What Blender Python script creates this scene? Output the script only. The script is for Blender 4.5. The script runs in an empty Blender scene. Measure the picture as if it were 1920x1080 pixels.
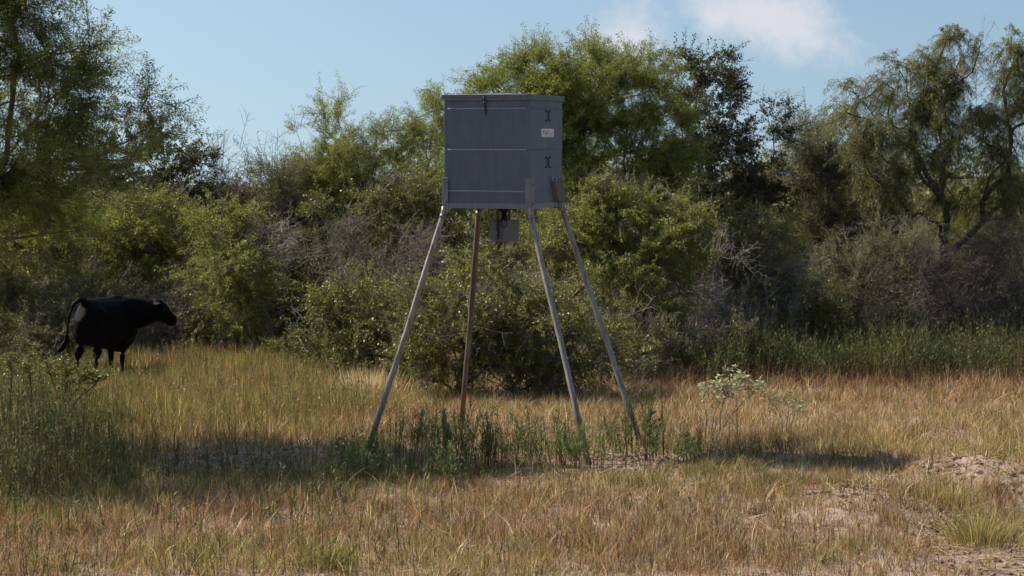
import bpy, bmesh, math
import numpy as np
from mathutils import Vector, Matrix

# ------------------------------------------------------------------ camera, sky, sun, exposure
SC = bpy.context.scene
COL = SC.collection
F, HOR, CAMH = 3733.0, 350.0, 3.04            # focal length in 1920-px units, horizon row, camera height
PITCH = math.atan((540 - HOR) / F)

cam_d = bpy.data.cameras.new('camera')
cam = bpy.data.objects.new('camera', cam_d)
COL.objects.link(cam)
cam_d.sensor_width = 36.0
cam_d.lens = 36.0 * F / 1920.0
cam_d.clip_start, cam_d.clip_end = 0.5, 6000
cam.location = (0, 0, CAMH)
cam.rotation_euler = (math.pi / 2 - PITCH, 0, 0)
SC.camera = cam

SUN_EL = math.radians(43)
SUN_H = Vector((-0.895, 0.446)).normalized()   # horizontal direction towards the sun
world = bpy.data.worlds.new('World')
SC.world = world
world.use_nodes = True
wn, wl = world.node_tree.nodes, world.node_tree.links
wn.clear()
w_out = wn.new('ShaderNodeOutputWorld')
w_bg = wn.new('ShaderNodeBackground')
w_sky = wn.new('ShaderNodeTexSky')
w_sky.sky_type = 'NISHITA'
w_sky.sun_disc = False
w_sky.sun_elevation = SUN_EL
w_sky.sun_rotation = math.atan2(SUN_H.x, SUN_H.y)
w_sky.altitude = 100
w_sky.air_density = 1.25
w_sky.dust_density = 1.6
w_sky.ozone_density = 2.0
w_bg.inputs['Strength'].default_value = 0.077


def wmath(op, a, b=None, clamp=False):
    n = wn.new('ShaderNodeMath'); n.operation = op; n.use_clamp = clamp
    for i, v in enumerate((a, b)):
        if v is None:
            continue
        if isinstance(v, (int, float)):
            n.inputs[i].default_value = v
        else:
            wl.new(v, n.inputs[i])
    return n.outputs[0]


# cumulus puffs low over the brush: blobs in direction space broken up by noise
w_tc = wn.new('ShaderNodeTexCoord')
w_sep = wn.new('ShaderNodeSeparateXYZ')
wl.new(w_tc.outputs['Generated'], w_sep.inputs[0])
# look the sky up a little above the true direction: clear dry air, blue down to the horizon
w_lift = wn.new('ShaderNodeVectorMath'); w_lift.operation = 'MULTIPLY_ADD'
wl.new(w_tc.outputs['Generated'], w_lift.inputs[0])
w_lift.inputs[1].default_value = (1, 1, 0.85)
w_lift.inputs[2].default_value = (0, 0, 0.15)
w_nrm = wn.new('ShaderNodeVectorMath'); w_nrm.operation = 'NORMALIZE'
wl.new(w_lift.outputs[0], w_nrm.inputs[0]); wl.new(w_nrm.outputs[0], w_sky.inputs[0])
w_noise = wn.new('ShaderNodeTexNoise')
w_noise.inputs['Scale'].default_value = 22
w_noise.inputs['Detail'].default_value = 8
w_noise.inputs['Roughness'].default_value = 0.62
wl.new(w_tc.outputs['Generated'], w_noise.inputs['Vector'])
az = wmath('ARCTAN2', w_sep.outputs[0], w_sep.outputs[1])
el = wmath('ARCSINE', w_sep.outputs[2])
w_mask = None
for (px, py, rx, ry, amt) in [(1450, 35, 190, 110, 1.1), (1340, 35, 110, 80, 0.9), (1530, 85, 120, 60, 0.75), (1170, 75, 160, 90, 1.0),
                              (2450, -180, 260, 120, 1.0), (-900, -420, 300, 130, 0.9), (3300, 20, 240, 90, 0.8)]:
    a0, e0 = (px - 960) / F, (HOR - py) / F
    u = wmath('DIVIDE', wmath('SUBTRACT', az, a0), rx / F)
    v = wmath('DIVIDE', wmath('SUBTRACT', el, e0), ry / F)
    r2 = wmath('ADD', wmath('MULTIPLY', u, u), wmath('MULTIPLY', v, v))
    m = wmath('MULTIPLY', wmath('SUBTRACT', 1.0, wmath('SQRT', r2)), amt)
    w_mask = m if w_mask is None else wmath('MAXIMUM', w_mask, m)
w_nz = wmath('MULTIPLY', wmath('SUBTRACT', w_noise.outputs[0], 0.5), 2.4)
w_m = wmath('MULTIPLY', wmath('ADD', w_mask, wmath('MULTIPLY', w_nz, 1.0)), 0.95, clamp=True)
w_mr = wn.new('ShaderNodeMapRange'); w_mr.interpolation_type = 'SMOOTHSTEP'
wl.new(w_m, w_mr.inputs[0])
w_mr.inputs['From Min'].default_value = 0.05
w_mr.inputs['From Max'].default_value = 0.9
w_mr.inputs['To Max'].default_value = 0.9
w_tint = wn.new('ShaderNodeMix'); w_tint.data_type = 'RGBA'; w_tint.blend_type = 'MULTIPLY'
w_tint.inputs[0].default_value = 1.0
wl.new(w_sky.outputs[0], w_tint.inputs[6])
w_tint.inputs[7].default_value = (0.975, 1.0, 0.985, 1)
w_mix = wn.new('ShaderNodeMix'); w_mix.data_type = 'RGBA'
wl.new(w_mr.outputs[0], w_mix.inputs[0])
wl.new(w_tint.outputs[2], w_mix.inputs[6])
w_mix.inputs[7].default_value = (5.7, 5.75, 6.25, 1)
wl.new(w_mix.outputs[2], w_bg.inputs['Color'])
wl.new(w_bg.outputs[0], w_out.inputs[0])

sun_d = bpy.data.lights.new('sun', 'SUN')
sun = bpy.data.objects.new('sun', sun_d)
COL.objects.link(sun)
sun_d.energy = 5.0
sun_d.angle = math.radians(0.53)
sun_d.color = (1.0, 0.91, 0.78)
to_sun = Vector((SUN_H.x * math.cos(SUN_EL), SUN_H.y * math.cos(SUN_EL), math.sin(SUN_EL)))
sun.rotation_euler = to_sun.to_track_quat('Z', 'Y').to_euler()
sun.location = (-20, 20, 30)

SC.view_settings.view_transform = 'Standard'
SC.view_settings.look = 'None'
SC.view_settings.gamma = 1.0
SC.view_settings.use_curve_mapping = False
SC.view_settings.exposure = 0.75
SC.render.engine = 'CYCLES'
SC.cycles.max_bounces = 4
SC.cycles.diffuse_bounces = 2
SC.cycles.transmission_bounces = 2
SC.cycles.glossy_bounces = 2
SC.cycles.use_adaptive_sampling = True
SC.cycles.adaptive_threshold = 0.022
SC.cycles.adaptive_min_samples = 16
SC.cycles.use_light_tree = False
SC.cycles.debug_use_spatial_splits = True
SC.cycles.use_denoising = True
SC.cycles.denoiser = 'OPENIMAGEDENOISE'
SC.cycles.denoising_input_passes = 'RGB_ALBEDO_NORMAL'

# ------------------------------------------------------------------ helpers
RNG = np.random.default_rng(11)
FWD = np.array([0, math.cos(PITCH), -math.sin(PITCH)])
UP = np.array([0, math.sin(PITCH), math.cos(PITCH)])


def P(px, py, d):
    """the point of the world that stands at distance d (along +Y) behind pixel (px, py) of the 1920-px photograph"""
    v = FWD + np.array([1.0, 0, 0]) * ((px - 960) / F) + UP * ((540 - py) / F)
    return np.array([0, 0, CAMH]) + v * (d / v[1])


def D(py):
    """distance of flat ground seen at row py"""
    v = FWD + UP * ((540 - py) / F)
    return -CAMH / v[2] * v[1]


def vnoise(x, y, seed=0):
    """smooth 2-D value noise in 0..1"""
    xi, yi = np.floor(x).astype(np.int64), np.floor(y).astype(np.int64)
    fx, fy = x - xi, y - yi
    fx, fy = fx * fx * (3 - 2 * fx), fy * fy * (3 - 2 * fy)

    def h(a, b):
        n = (a * 374761393 + b * 668265263 + seed * 974711) & 0x7fffffff
        n = ((n ^ (n >> 13)) * 1274126177) & 0x7fffffff
        return ((n ^ (n >> 16)) & 0xffff) / 65535.0
    return (h(xi, yi) * (1 - fx) + h(xi + 1, yi) * fx) * (1 - fy) + (h(xi, yi + 1) * (1 - fx) + h(xi + 1, yi + 1) * fx) * fy


def fbm(x, y, seed=0):
    return 0.55 * vnoise(x, y, seed) + 0.3 * vnoise(x * 2.1, y * 2.1, seed + 1) + 0.15 * vnoise(x * 4.3, y * 4.3, seed + 2)


def ell(px0, px1, py0, py1):
    """ellipse on the ground whose picture spans these rows and columns"""
    y1, y0 = D(py0), D(py1)
    yc = (y0 + y1) / 2
    k = yc / F
    return ((px0 + px1) / 2 - 960) * k, yc, (px1 - px0) / 2 * k, (y1 - y0) / 2


def inell(x, y, e, seed=3, rough=0.7):
    """1 inside, 0 outside, ragged edge"""
    r = np.sqrt(((x - e[0]) / e[2]) ** 2 + ((y - e[1]) / e[3]) ** 2)
    r = r + (fbm(x * 2.2, y * 2.2, seed) - 0.5) * rough * 1.6
    return np.clip((1.15 - r) / 0.35, 0, 1)


MOUNDS = [(ell(1500, 1760, 925, 1005), 0.15), (ell(1740, 2010, 868, 950), 0.2), (ell(-200, 130, 800, 900), 0.08), (ell(900, 1500, 905, 980), 0.07)]


def gz(x, y):
    x, y = np.asarray(x, float), np.asarray(y, float)
    near = np.clip(1 - np.abs(y - 26) / 60, 0, 1) * np.clip(1 - np.abs(x) / 40, 0, 1)
    z = (fbm(x * 0.5, y * 0.5, 5) - 0.5) * 0.10 * near + (fbm(x * 2.3, y * 2.3, 9) - 0.5) * 0.05 * near
    for e, h in MOUNDS:
        r2 = ((x - e[0]) / e[2]) ** 2 + ((y - e[1]) / e[3]) ** 2
        z = z + h * np.exp(-1.4 * r2) * (0.45 + 1.1 * fbm(x * 5, y * 5, 21))
    return z


def mesh_from(name, verts, quads=None, tris=None, mats=(), attr=None, smooth=False):
    me = bpy.data.meshes.new(name)
    verts = np.asarray(verts, np.float32).reshape(-1, 3)
    q = np.zeros((0, 4), np.int32) if quads is None else np.asarray(quads, np.int32).reshape(-1, 4)
    t = np.zeros((0, 3), np.int32) if tris is None else np.asarray(tris, np.int32).reshape(-1, 3)
    loops = np.concatenate([q.ravel(), t.ravel()])
    starts = np.concatenate([np.arange(len(q)) * 4, len(q) * 4 + np.arange(len(t)) * 3]).astype(np.int32)
    me.vertices.add(len(verts)); me.vertices.foreach_set('co', verts.ravel())
    me.loops.add(len(loops)); me.loops.foreach_set('vertex_index', loops)
    me.polygons.add(len(starts)); me.polygons.foreach_set('loop_start', starts)
    if smooth:
        me.polygons.foreach_set('use_smooth', np.ones(len(starts), bool))
    me.update(calc_edges=True)
    if attr is not None:
        a = me.attributes.new('tint', 'FLOAT_COLOR', 'POINT')
        c = np.ones((len(verts), 4), np.float32); c[:, :attr.shape[1]] = attr
        a.data.foreach_set('color', c.ravel())
    for m in mats:
        me.materials.append(m)
    return me


def link(name, me, parent=None):
    o = bpy.data.objects.new(name, me)
    COL.objects.link(o)
    if parent is not None:
        o.parent = parent
    return o


def empty(name, loc=(0, 0, 0)):
    o = bpy.data.objects.new(name, None)
    o.empty_display_size = 0.2
    o.location = loc
    COL.objects.link(o)
    return o


def tag(o, label=None, cat=None, group=None, kind=None):
    for k, v in (('label', label), ('category', cat), ('group', group), ('kind', kind)):
        if v:
            o[k] = v
    return o


def bm_obj(name, bm, mat, parent=None, smooth=False):
    me = bpy.data.meshes.new(name)
    bmesh.ops.recalc_face_normals(bm, faces=bm.faces[:])
    bm.to_mesh(me); bm.free()
    me.materials.append(mat)
    if smooth:
        for p in me.polygons:
            p.use_smooth = True
    return link(name, me, parent)


def add_box(bm, c, size, rot=None, bevel=0.0):
    r = bmesh.ops.create_cube(bm, size=1.0)
    vs = r['verts']
    M = Matrix.Translation(Vector(c)) @ (rot.to_4x4() if rot is not None else Matrix()) @ Matrix.Diagonal((*size, 1))
    bmesh.ops.transform(bm, matrix=M, verts=vs)
    if bevel:
        es = {e for v in vs for e in v.link_edges}
        bmesh.ops.bevel(bm, geom=list(es), offset=bevel, segments=1, affect='EDGES')
    return vs


def add_tube(bm, pts, rads, sides=10, cap=True):
    pts = [Vector(p) for p in pts]
    if not hasattr(rads, '__len__'):
        rads = [rads] * len(pts)
    rings = []
    ref = None
    for i, p in enumerate(pts):
        t = (pts[min(i + 1, len(pts) - 1)] - pts[max(i - 1, 0)]).normalized()
        if ref is None:
            ref = t.orthogonal().normalized()
        ref = (ref - t * ref.dot(t)).normalized()
        b = t.cross(ref)
        rings.append([bm.verts.new(p + (ref * math.cos(a) + b * math.sin(a)) * rads[i]) for a in [2 * math.pi * k / sides for k in range(sides)]])
    for a, b in zip(rings[:-1], rings[1:]):
        for k in range(sides):
            bm.faces.new((a[k], a[(k + 1) % sides], b[(k + 1) % sides], b[k]))
    if cap:
        bm.faces.new(rings[0][::-1]); bm.faces.new(rings[-1])
    return rings


# ------------------------------------------------------------------ materials
def new_mat(name):
    m = bpy.data.materials.new(name)
    m.use_nodes = True
    n, l = m.node_tree.nodes, m.node_tree.links
    n.clear()
    out = n.new('ShaderNodeOutputMaterial')
    return m, n, l, out


def mixc(n, l, fac, a, b):
    x = n.new('ShaderNodeMix'); x.data_type = 'RGBA'
    for sock, v in ((0, fac), (6, a), (7, b)):
        if isinstance(v, (int, float)):
            x.inputs[sock].default_value = v
        elif isinstance(v, tuple):
            x.inputs[sock].default_value = (*v[:3], 1)
        else:
            l.new(v, x.inputs[sock])
    return x.outputs[2]


def noise(n, l, scale, detail=4, rough=0.6, coord='Object', stretch=None):
    tc = n.new('ShaderNodeTexCoord')
    t = n.new('ShaderNodeTexNoise')
    t.inputs['Scale'].default_value = scale; t.inputs['Detail'].default_value = detail; t.inputs['Roughness'].default_value = rough
    if stretch:
        mp = n.new('ShaderNodeMapping'); mp.inputs['Scale'].default_value = stretch
        l.new(tc.outputs[coord], mp.inputs[0]); l.new(mp.outputs[0], t.inputs['Vector'])
    else:
        l.new(tc.outputs[coord], t.inputs['Vector'])
    return t.outputs['Fac']


def ramp(n, l, fac, stops):
    r = n.new('ShaderNodeValToRGB')
    l.new(fac, r.inputs[0])
    while len(r.color_ramp.elements) < len(stops):
        r.color_ramp.elements.new(0.5)
    for e, (p, c) in zip(r.color_ramp.elements, stops):
        e.position = p; e.color = (*c, 1)
    return r.outputs[0]


def leaf_mat(name, ca, cb, cc, trans=0.4, rough=0.5, spec=0.35):
    """ca..cb by leaf, towards cc by clump; the clump value comes from the leaf or, for instanced sprays, from the instance"""
    m, n, l, out = new_mat(name)
    at = n.new('ShaderNodeAttribute'); at.attribute_name = 'tint'
    sp = n.new('ShaderNodeSeparateColor'); l.new(at.outputs['Color'], sp.inputs[0])
    ai = n.new('ShaderNodeAttribute'); ai.attribute_type = 'INSTANCER'; ai.attribute_name = 'hue'
    ad = n.new('ShaderNodeMath'); ad.operation = 'ADD'; ad.use_clamp = True
    l.new(sp.outputs[1], ad.inputs[0]); l.new(ai.outputs['Fac'], ad.inputs[1])
    c = mixc(n, l, sp.outputs[0], ca, cb)
    c = mixc(n, l, ad.outputs[0], c, cc)
    pb = n.new('ShaderNodeBsdfPrincipled')
    l.new(c, pb.inputs['Base Color'])
    pb.inputs['Roughness'].default_value = rough
    pb.inputs['Specular IOR Level'].default_value = spec
    tr = n.new('ShaderNodeBsdfTranslucent')
    tc = mixc(n, l, 0.35, c, (0.30, 0.34, 0.03))
    l.new(tc, tr.inputs['Color'])
    mx = n.new('ShaderNodeMixShader'); mx.inputs[0].default_value = trans
    l.new(pb.outputs[0], mx.inputs[1]); l.new(tr.outputs[0], mx.inputs[2])
    l.new(mx.outputs[0], out.inputs[0])
    return m


def bark_mat(name, c0, c1, scale=14):
    m, n, l, out = new_mat(name)
    f = noise(n, l, scale, 5, 0.65, stretch=(1, 1, 0.35))
    c = ramp(n, l, f, [(0.3, c0), (0.7, c1)])
    pb = n.new('ShaderNodeBsdfPrincipled'); l.new(c, pb.inputs['Base Color']); pb.inputs['Roughness'].default_value = 0.85
    pb.inputs['Specular IOR Level'].default_value = 0.2
    bp = n.new('ShaderNodeBump'); bp.inputs['Strength'].default_value = 0.6; bp.inputs['Distance'].default_value = 0.02
    l.new(f, bp.inputs['Height']); l.new(bp.outputs[0], pb.inputs['Normal'])
    l.new(pb.outputs[0], out.inputs[0])
    return m


def grass_mat(name, trans=0.35):
    m, n, l, out = new_mat(name)
    at = n.new('ShaderNodeAttribute'); at.attribute_name = 'tint'
    pb = n.new('ShaderNodeBsdfPrincipled'); l.new(at.outputs['Color'], pb.inputs['Base Color'])
    pb.inputs['Roughness'].default_value = 0.55; pb.inputs['Specular IOR Level'].default_value = 0.3
    tr = n.new('ShaderNodeBsdfTranslucent'); l.new(at.outputs['Color'], tr.inputs['Color'])
    mx = n.new('ShaderNodeMixShader'); mx.inputs[0].default_value = trans
    l.new(pb.outputs[0], mx.inputs[1]); l.new(tr.outputs[0], mx.inputs[2]); l.new(mx.outputs[0], out.inputs[0])
    return m


def metal_mat(name, base, dark, rough=0.5, metallic=0.5, streak=(6, 6, 1.2), rust=0.0, rustc=(0.14, 0.07, 0.04)):
    m, n, l, out = new_mat(name)
    f = noise(n, l, 3.0, 6, 0.6, stretch=streak)
    f2 = noise(n, l, 40, 3, 0.6)
    c = ramp(n, l, f, [(0.3, dark), (0.72, base)])
    c = mixc(n, l, 0.03, c, f2)
    if rust:
        f3 = noise(n, l, 2.2, 6, 0.7, stretch=(5, 5, 1))
        mr = n.new('ShaderNodeMapRange'); l.new(f3, mr.inputs[0])
        mr.inputs['From Min'].default_value = 0.62 - rust * 0.35; mr.inputs['From Max'].default_value = 0.75 - rust * 0.25
        c = mixc(n, l, mr.outputs[0], c, rustc)
    pb = n.new('ShaderNodeBsdfPrincipled'); l.new(c, pb.inputs['Base Color'])
    pb.inputs['Metallic'].default_value = metallic
    rr = n.new('ShaderNodeMapRange'); l.new(f2, rr.inputs[0]); rr.inputs['To Min'].default_value = rough - 0.1; rr.inputs['To Max'].default_value = rough + 0.12
    l.new(rr.outputs[0], pb.inputs['Roughness'])
    bp = n.new('ShaderNodeBump'); bp.inputs['Strength'].default_value = 0.2; bp.inputs['Distance'].default_value = 0.015
    l.new(f, bp.inputs['Height']); l.new(bp.outputs[0], pb.inputs['Normal'])
    l.new(pb.outputs[0], out.inputs[0])
    return m


def plain_mat(name, c, rough=0.6, metallic=0.0, var=0.25, scale=30):
    m, n, l, out = new_mat(name)
    f = noise(n, l, scale, 4)
    c2 = tuple(x * (1 - var) for x in c)
    col = ramp(n, l, f, [(0.35, c2), (0.65, c)])
    pb = n.new('ShaderNodeBsdfPrincipled'); l.new(col, pb.inputs['Base Color'])
    pb.inputs['Roughness'].default_value = rough; pb.inputs['Metallic'].default_value = metallic
    l.new(pb.outputs[0], out.inputs[0])
    return m


LEAF = {
    'mesq': leaf_mat('mesquite_leaf', (0.12, 0.16, 0.023), (0.20, 0.23, 0.04), (0.27, 0.275, 0.052), 0.45),
    'mesq_dark': leaf_mat('shaded_huisache_leaf', (0.095, 0.135, 0.022), (0.16, 0.20, 0.036), (0.22, 0.245, 0.045), 0.55),  # darker than mesq: shade on the crown's camera side is in the colour
    'weep': leaf_mat('drooping_mesquite_leaf', (0.10, 0.112, 0.034), (0.16, 0.17, 0.055), (0.20, 0.195, 0.062), 0.4),
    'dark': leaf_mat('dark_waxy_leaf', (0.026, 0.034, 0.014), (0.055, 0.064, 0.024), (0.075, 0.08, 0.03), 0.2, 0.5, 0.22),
    'yellow': leaf_mat('yellow_green_leaf', (0.105, 0.13, 0.02), (0.19, 0.21, 0.036), (0.27, 0.265, 0.05), 0.42),
    'round': leaf_mat('olive_round_leaf', (0.07, 0.08, 0.02), (0.14, 0.145, 0.035), (0.21, 0.195, 0.046), 0.34, 0.45, 0.38),
    'grey': leaf_mat('grey_green_leaf', (0.08, 0.083, 0.038), (0.145, 0.14, 0.066), (0.19, 0.172, 0.082), 0.32),
    'silver': leaf_mat('silver_leaf', (0.29, 0.28, 0.18), (0.44, 0.42, 0.29), (0.38, 0.37, 0.2), 0.25, 0.6, 0.3),
}
BARK = bark_mat('grey_brown_bark', (0.09, 0.07, 0.056), (0.23, 0.195, 0.165))
BARK_DARK = bark_mat('dark_bark', (0.03, 0.024, 0.02), (0.10, 0.082, 0.068))
BARK_PALE = bark_mat('weathered_grey_wood', (0.16, 0.135, 0.12), (0.36, 0.32, 0.29))
BARK_TWIG = bark_mat('dry_grey_twigs', (0.12, 0.10, 0.085), (0.30, 0.26, 0.225))
GRASS = grass_mat('grass_blades')
WEED = grass_mat('weed_leaves', 0.3)

# ------------------------------------------------------------------ ground
gm, n, l, out = new_mat('sandy_soil')
f1 = noise(n, l, 0.9, 8, 0.6); f2 = noise(n, l, 9, 6, 0.65); f3 = noise(n, l, 70, 4, 0.7)
c = ramp(n, l, f1, [(0.35, (0.25, 0.165, 0.125)), (0.65, (0.38, 0.275, 0.22))])
c = mixc(n, l, 0.45, c, ramp(n, l, f2, [(0.35, (0.12, 0.075, 0.055)), (0.62, (0.40, 0.295, 0.24))]))
c = mixc(n, l, 0.3, c, ramp(n, l, f3, [(0.4, (0.09, 0.06, 0.045)), (0.6, (0.44, 0.35, 0.29))]))
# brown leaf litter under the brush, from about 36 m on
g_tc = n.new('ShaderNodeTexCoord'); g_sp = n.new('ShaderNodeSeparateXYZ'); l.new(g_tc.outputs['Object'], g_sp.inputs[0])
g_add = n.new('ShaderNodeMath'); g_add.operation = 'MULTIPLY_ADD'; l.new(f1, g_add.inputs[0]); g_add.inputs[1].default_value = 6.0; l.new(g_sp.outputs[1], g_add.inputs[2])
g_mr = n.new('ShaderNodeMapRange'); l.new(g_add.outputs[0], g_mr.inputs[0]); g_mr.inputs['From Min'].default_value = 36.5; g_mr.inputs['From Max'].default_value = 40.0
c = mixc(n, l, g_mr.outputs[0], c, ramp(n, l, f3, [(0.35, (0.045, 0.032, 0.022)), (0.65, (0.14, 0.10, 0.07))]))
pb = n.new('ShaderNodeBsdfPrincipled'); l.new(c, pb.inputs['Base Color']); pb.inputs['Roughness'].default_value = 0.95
pb.inputs['Specular IOR Level'].default_value = 0.15
bp = n.new('ShaderNodeBump'); bp.inputs['Strength'].default_value = 0.9; bp.inputs['Distance'].default_value = 0.03
l.new(f2, bp.inputs['Height']); bp2 = n.new('ShaderNodeBump'); bp2.inputs['Strength'].default_value = 0.6; bp2.inputs['Distance'].default_value = 0.008
l.new(f3, bp2.inputs['Height']); l.new(bp.outputs[0], bp2.inputs['Normal']); l.new(bp2.outputs[0], pb.inputs['Normal'])
l.new(pb.outputs[0], out.inputs[0])

gx = np.concatenate([-np.geomspace(14, 2500, 26)[::-1], np.linspace(-13.9, 13.9, 150), np.geomspace(14, 2500, 26)])
gy = np.concatenate([-np.geomspace(2, 600, 14)[::-1], np.linspace(0, 12, 14), np.linspace(12.2, 36, 130), np.linspace(36.3, 60, 40), np.geomspace(61, 4500, 30)])
X, Y = np.meshgrid(gx, gy)
V = np.stack([X, Y, gz(X, Y)], -1).reshape(-1, 3)
nx, ny = len(gx), len(gy)
ii = (np.arange(ny - 1)[:, None] * nx + np.arange(nx - 1)[None, :]).ravel()
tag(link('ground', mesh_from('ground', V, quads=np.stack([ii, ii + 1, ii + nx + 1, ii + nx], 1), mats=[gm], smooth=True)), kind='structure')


# ------------------------------------------------------------------ trees and bushes
def unit(v):
    return v / np.maximum(np.linalg.norm(v, axis=-1, keepdims=True), 1e-9)


def tubes(polys, rads, sides):
    """polys (E,K,3), rads (E,K) -> verts, quads"""
    E, K, _ = polys.shape
    t = np.empty_like(polys)
    t[:, 1:-1] = polys[:, 2:] - polys[:, :-2]; t[:, 0] = polys[:, 1] - polys[:, 0]; t[:, -1] = polys[:, -1] - polys[:, -2]
    t = unit(t)
    ref = np.where(np.abs(t[..., 2:3]) > 0.9, np.array([1.0, 0, 0]), np.array([0, 0, 1.0]))
    ref = np.repeat(ref[:, :1], K, 1)
    a = unit(np.cross(t, ref)); b = np.cross(t, a)
    ang = 2 * np.pi * np.arange(sides) / sides
    v = polys[:, :, None] + (a[:, :, None] * np.cos(ang)[None, None, :, None] + b[:, :, None] * np.sin(ang)[None, None, :, None]) * rads[:, :, None, None]
    base = (np.arange(E)[:, None, None] * K + np.arange(K - 1)[None, :, None]) * sides
    k = np.arange(sides)[None, None, :]; k2 = (k + 1) % sides
    q = np.stack([base + k, base + k2, base + sides + k2, base + sides + k], -1).reshape(-1, 4)
    return v.reshape(-1, 3), q


def kites(p, axis, length, width, rng, nrm=None, wpos=0.45):
    """leaf-shaped quads: p base, axis unit"""
    N = len(p)
    r = rng.normal(size=(N, 3)) if nrm is None else nrm
    s = unit(np.cross(axis, r))
    length = np.asarray(length).reshape(-1, 1) * np.ones((N, 1)); width = np.asarray(width).reshape(-1, 1) * np.ones((N, 1))
    m = p + axis * length * wpos
    v = np.stack([p, m + s * width / 2, p + axis * length, m - s * width / 2], 1)
    return v.reshape(-1, 3), np.arange(N * 4).reshape(-1, 4)


KINDS = {  # sprays per clump, spray length, leaves per spray, leaf length, leaf width, upward pull, droop, outward pull, clumps per square metre, clump radius, share of dead twigs
    'mesq': dict(s=9, L=0.48, n=80, l=0.046, w=0.0105, up=0.5, droop=0.2, out=0.7, dens=24, mat='mesq', hang=0.25, r=0.17, dead=0.05),
    'mesq_dark': dict(s=9, L=0.55, n=90, l=0.040, w=0.0095, up=0.22, droop=0.18, out=0.9, dens=25, mat='mesq_dark', hang=0.2, r=0.15, dead=0.05),
    'weep': dict(s=9, L=0.40, n=50, l=0.055, w=0.009, up=0.22, droop=0.75, out=0.45, dens=26, mat='weep', hang=0.8, r=0.12, dead=0.05),
    'dark': dict(s=9, L=0.27, n=24, l=0.046, w=0.028, up=0.35, droop=0.1, out=0.8, dens=32, mat='dark', hang=0.0, r=0.16, dead=0.12),
    'yellow': dict(s=9, L=0.40, n=42, l=0.042, w=0.018, up=0.35, droop=0.35, out=0.6, dens=30, mat='yellow', hang=0.2, r=0.17, dead=0.18),
    'round': dict(s=9, L=0.31, n=30, l=0.038, w=0.025, up=0.25, droop=0.2, out=0.8, dens=32, mat='round', hang=0.1, r=0.17, dead=0.22),
    'grey': dict(s=9, L=0.37, n=36, l=0.032, w=0.014, up=0.4, droop=0.1, out=0.7, dens=32, mat='grey', hang=0.0, r=0.17, dead=0.3),
    'bare': dict(s=8, L=0.44, n=0, l=0.03, w=0.015, up=0.2, droop=0.1, out=0.7, dens=26, mat='grey', hang=0.0, r=0.18, dead=0.0),
}


SPRAYS = {}
DOWN = np.array([0, 0, -1.0])


def hash_str(t):
    return sum((i + 1) * ord(c) for i, c in enumerate(t))


def spray_mesh(name, kind, p0, dirs, LL, rng, bark):
    """leafy twigs as one mesh: p0 bases, dirs unit directions, LL lengths; twigs sag downwards"""
    K = KINDS[kind]
    M = len(p0)

    def cur(t):        # t (M, k)
        t = t[..., None]
        return p0[:, None] + dirs[:, None] * LL[:, None, None] * t + DOWN * K['droop'] * LL[:, None, None] * t * t
    tt = np.repeat(np.linspace(0, 1, 4)[None], M, 0)
    tw = cur(tt); tw[:, 1:3] += rng.normal(size=(M, 2, 3)) * 0.016
    rt = ((0.0052 if kind == 'bare' else 0.0042) * np.linspace(1, 0.45, 4))[None] * (0.75 + 0.5 * rng.random((M, 1)))
    if kind == 'bare':      # side twigs
        m = 6
        t = rng.uniform(0.15, 0.9, (M, m)); b0 = cur(t).reshape(-1, 3)
        sd = unit(np.repeat(dirs, m, 0) * 0.8 + rng.normal(size=b0.shape) * 0.8); sl = np.repeat(LL, m)[:, None] * rng.uniform(0.2, 0.55, (M * m, 1))
        st = np.stack([b0, b0 + sd * sl * 0.35 + rng.normal(size=b0.shape) * 0.012, b0 + sd * sl * 0.7 + rng.normal(size=b0.shape) * 0.018, b0 + sd * sl], 1)
        tw = np.concatenate([tw, st]); rt = np.concatenate([rt, np.repeat(rt, m, 0) * 0.65])
    v, q = tubes(tw, rt, 3)
    att = np.zeros((len(v), 3)); mi = np.ones(len(q), int)
    nl = K['n']
    if nl:
        t = (np.arange(nl)[None] + rng.random((M, nl))) / nl * 0.92 + 0.08
        lp = cur(t).reshape(-1, 3)
        tang = unit(dirs[:, None] + DOWN * 2 * K['droop'] * t[..., None]).reshape(-1, 3)
        side = unit(np.cross(tang, rng.normal(size=tang.shape)))
        ax = unit(tang * 0.45 + side * 0.9 + DOWN * K['hang'] + rng.normal(size=tang.shape) * 0.15)
        n_ = M * nl
        sc = 0.6 + 0.7 * rng.random(n_)
        lp = lp + side * 0.03 * rng.random((n_, 1)) * (K['L'] / 0.4)
        lv, lq = kites(lp, ax, K['l'] * sc, K['w'] * sc * (0.8 + 0.4 * rng.random(n_)), rng)
        q = np.concatenate([q, lq + len(v)]); mi = np.concatenate([mi, np.zeros(n_, int)])
        att = np.concatenate([att, np.repeat(np.stack([rng.random(n_), np.zeros(n_), np.zeros(n_)], 1), 4, 0)]); v = np.concatenate([v, lv])
    me = mesh_from(name, v, quads=q, mats=[LEAF[K['mat']], bark], attr=att)
    me.polygons.foreach_set('material_index', mi.astype(np.int32))
    return me


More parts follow.
